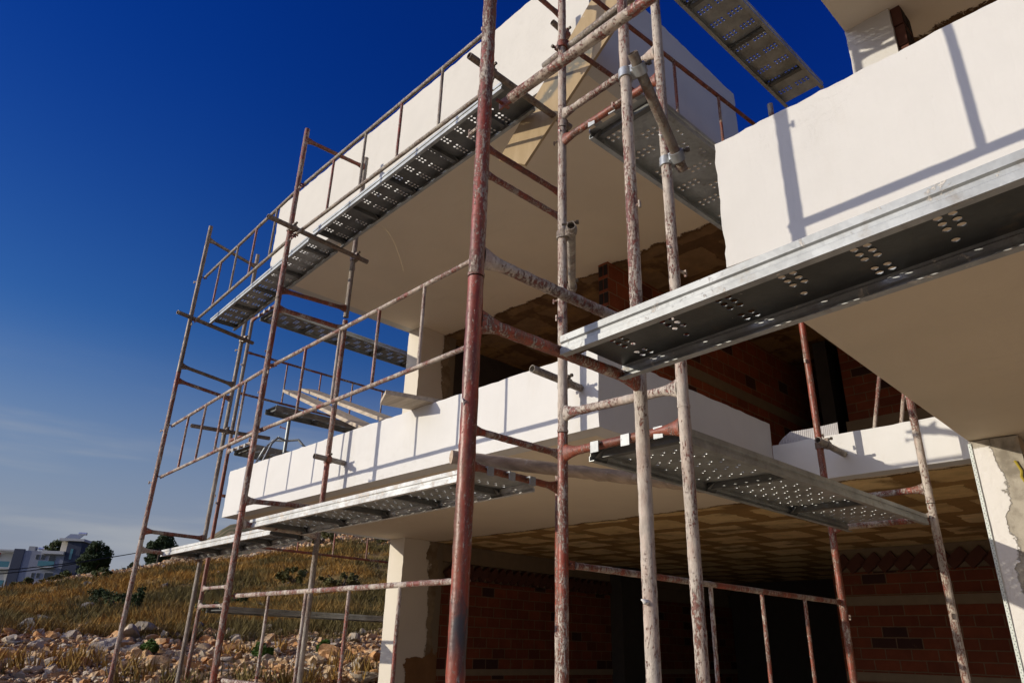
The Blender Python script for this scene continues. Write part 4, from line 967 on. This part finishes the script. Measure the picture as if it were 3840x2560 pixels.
deck((-8.22, 3.72, 2.62), (0, 1, .008), 1.95, .30, 'short trestle deck standing on the lower balcony', pat='block', pitch=.17, cell=.036, rh=.010, sgn=1, hook0=False)

# ------------------------------------------------------------------ tie tubes with couplers
def coupler(mb, bolts, c1, a1, c2, a2, r=.0255):
    c1, c2, a1, a2 = Vector(c1), Vector(c2), Vector(a1).normalized(), Vector(a2).normalized()
    for c, a, o in ((c1, a1, c2), (c2, a2, c1)):
        mb.tube(c - a * .024, c + a * .024, r + .008, 14); dv = (o - c); dv -= a * dv.dot(a)
        if dv.length < 1e-4: dv = a.orthogonal()
        dv.normalize(); sd = a.cross(dv)
        mb.obox(c + sd * (r + .012) - dv * .004, a * .014, sd * .010, dv * .020)
        bolts.tube(c + sd * (r + .016) - dv * .045, c + sd * (r + .016) + dv * .045, .0065, 6); bolts.tube(c + sd * (r + .016) - dv * .05, c + sd * (r + .016) - dv * .034, .012, 6)
    mb.obox((c1 + c2) / 2, a1 * .02, a2 * .02 if abs(a1.dot(a2)) < .9 else a1.orthogonal() * .02, (c2 - c1).normalized() * .012)
def tie(p0, p1, label, mat, cps=(), cmat='steel_dull', r=.0245):
    """cps: list of (fraction along the tube, pole xy)"""
    p0, p1 = Vector(p0), Vector(p1); t = thing('tie_tube', p0, label, 'scaffold tube', 'loose tubes clamped to the scaffold')
    mb = MB(); mb.tube(p0, p1, r, 18, max(3, int((p1 - p0).length / .03)), hollow=.004, jit=.0004); mb.build('tube', mat, t, 50)
    for f, xy in cps:
        c2 = p0.lerp(p1, f); mb, bo = MB(), MB(); coupler(mb, bo, (xy[0], xy[1], c2.z), (0, 0, 1), c2, p1 - p0); k = mb.build('coupler', cmat, t, 40); bo.build('bolt', 'steel_bolt', k)
tie((-1.445, 2.05, 2.475), (-1.542, 2.56, 2.155), 'short brace tube with open end clamped by a bright coupler near the top', 'steel_dull', ((.13, P3_), (.87, Q4)), 'zinc_new')
tie((-2.235, 2.515, 2.125), (-2.98, 3.36, 2.295), 'tube end facing the camera, clamped behind the middle red pole', 'steel_dusty', ((.06, Q2), (.92, C1)), 'steel_dusty')
tie((-2.935, 2.28, 3.665), (-2.935, 3.30, 3.665), 'cross tube beneath the deck passing in front of the diagonal board', 'steel_dull', ((.20, C0), (.92, C1)))
tie((-5.82, 2.25, 3.675), (-5.90, 3.41, 3.685), 'cross tube holding the deck at the second pole from the left', 'steel_dull', ((.24, B0), (.88, B1)))
tie((-8.49, 2.42, 3.60), (-8.83, 3.53, 3.635), 'cross tube holding the deck at the leftmost pole', 'steel_dull', ((.88, A1),))
tie((-5.895, 3.10, 1.545), (-5.895, 3.42, 1.535), 'short tie tube with plaster lump clamped before the lower balcony', 'steel_dusty', ((.45, B1),), 'paint_rust_bare')
tie((-2.965, 2.96, 1.60), (-2.965, 3.42, 1.59), 'open tie tube pointing left at the lower balcony corner', 'steel_dusty', ((.70, C1),))
tie((-2.965, 3.13, 4.64), (-2.965, 3.42, 4.62), 'rusty tube stub beside the diagonal board near the picture top', 'steel_dull', ((.55, C1),), 'paint_rust_bare')
tie((-8.80, 2.95, 2.36), (-8.80, 3.96, 2.41), 'cross tube at mid height on the leftmost frame against the sky', 'steel_dull', ((.44, A1),))
tie((-2.56, 2.625, 3.55), (-1.50, 2.56, 3.53), 'horizontal tube fixed across the corner frame high up', 'steel_dusty', ((.2, Q2),), 'paint_rust_bare')
tie((-2.225, 5.28, 1.49), (-2.225, 5.74, 1.47), 'tie tube with black open end clamped to the bright red rear pole', 'steel_dusty', ((.32, RR),))
tie((-5.79, 3.12, 4.10), (-6.02, 3.24, 4.08), 'small tube stub clamped to the inner pole above the upper deck', 'steel_dull', ((.6, B1),))
tie((-2.08, 6.42, 2.28), (-2.20, 6.40, 1.78), 'left one of two thin props leaning behind the far parapet', 'paint_red_pale', r=.017)
tie((-1.90, 6.42, 2.12), (-1.985, 6.40, 1.76), 'right one of two thin props leaning behind the far parapet', 'paint_red_pale', r=.017)

# ------------------------------------------------------------------ timber, trestle, sheet
def hexa(mb, a, b, c, d, th):
    a, b, c, d = map(Vector, (a, b, c, d)); n = (b - a).cross(d - a).normalized() * th
    mb.add([a, b, c, d, a + n, b + n, c + n, d + n], [(0, 3, 2, 1), (4, 5, 6, 7), (0, 1, 5, 4), (1, 2, 6, 5), (2, 3, 7, 6), (3, 0, 4, 7)])
mb = MB(); hexa(mb, (-3.36, 2.959, 3.401), (-3.134, 3.018, 3.272), (-2.32, 3.374, 4.615), (-2.655, 3.287, 4.815), -.026)
tag(mb.build('timber_board', 'board_ply', smooth=0), 'wide brown board with a blue sprayed mark leaning diagonally at the corner', 'board')
mb = MB(); hexa(mb, (-4.98, 3.16, 1.850), (-4.709, 3.03, 1.850), (-4.50, 3.72, 1.850), (-4.80, 3.80, 1.850), .035)
tag(mb.build('timber_plank', 'timber_x', smooth=0), 'single plank lying across the lower parapet beside the upper column', 'plank', 'planks on the lower balcony')
for a0, a1, dy, lb in (((-8.20, 3.76, 2.86), (-5.72, 3.46, 1.83), .20, 'left one of two dusty planks sloping down to the lower parapet'), ((-8.15, 3.98, 2.92), (-5.43, 3.60, 1.85), .20, 'right one of two dusty planks sloping down to the lower parapet')):
    mb = MB(); a0, a1 = Vector(a0), Vector(a1); q = V(0, dy, .03); hexa(mb, a0, a1, a1 + q, a0 + q, .035)
    tag(mb.build('timber_plank', 'timber_x', smooth=0), lb, 'plank', 'planks on the lower balcony')
mb = MB(); a, b = V(-3.27, 2.60, 1.02), V(-2.43, 4.62, 1.015); dd = (b - a).normalized()
mb.tube(a, b, .040, 12, 40, jit=.006); tag(mb.build('timber_pole', 'timber_beam', smooth=50), 'long dusty timber pole lying under the lower balcony behind the big red pole', 'timber')
ts_ = thing('trestle', (-8.35, 3.98, 1.52), 'grey steel trestle with splayed legs holding the short deck', 'trestle')
mb = MB(); mb.tube((-8.35, 3.98, 1.53), (-8.35, 3.98, 2.62), .022, 12, hollow=.003); ps = mb.build('post', 'prop_grey', ts_)
mb = MB(); pin(mb, V(-8.35, 3.97, 2.45), V(-1, -.6, .4), .11); mb.build('lock_pin', 'paint_rust_bare', ps)
for sx, sy2 in ((-.5, -.35), (.42, .38), (.1, -.45)):
    p = V(-8.35, 3.98, 2.30); mb = MB(); pts = [p, p + V(sx * .28, sy2 * .28, .015), p + V(sx * .45, sy2 * .45, -.08), p + V(sx, sy2, -.77)]; mb.path(pts, .014, 8); mb.build('leg', 'prop_grey', ts_)
p2 = V(-8.35, 5.45, 1.53); mb = MB(); mb.tube(p2, p2 + V(0, 0, 1.09), .022, 12); mb.build('post', 'prop_grey', ts_)
mb = MB(); n = 64
for i in range(n + 1):
    t = i / n; x = -2.80 + .53 * t; y = 5.80 + .006 * (i % 2) + .03 * math.sin(t * 3); ht = .115 * min(1, (t / .22) ** .6 if t < .22 else 1) + .01
    mb.v += [(x, y, 1.632), (x, y + .01, 1.632 + ht)]
for i in range(n): mb.f.append((2 * i, 2 * i + 2, 2 * i + 3, 2 * i + 1))
tag(mb.build('ribbed_sheet', 'sheet_grey', smooth=0), 'curved grey ribbed sheet standing on the recessed parapet', 'sheet')
mb = MB(); pts = [V(-5.35, 3.05, 3.67) + V(.55 * t, .10 * t, .06 * math.sin(t * 3.1) - .62 * t * t) for t in [i / 16 for i in range(17)]]; mb.path(pts, .0011, 5)
tag(mb.build('loose_wire', 'wire_straw'), 'thin straw coloured wire hanging in a curve below the upper deck', 'wire')
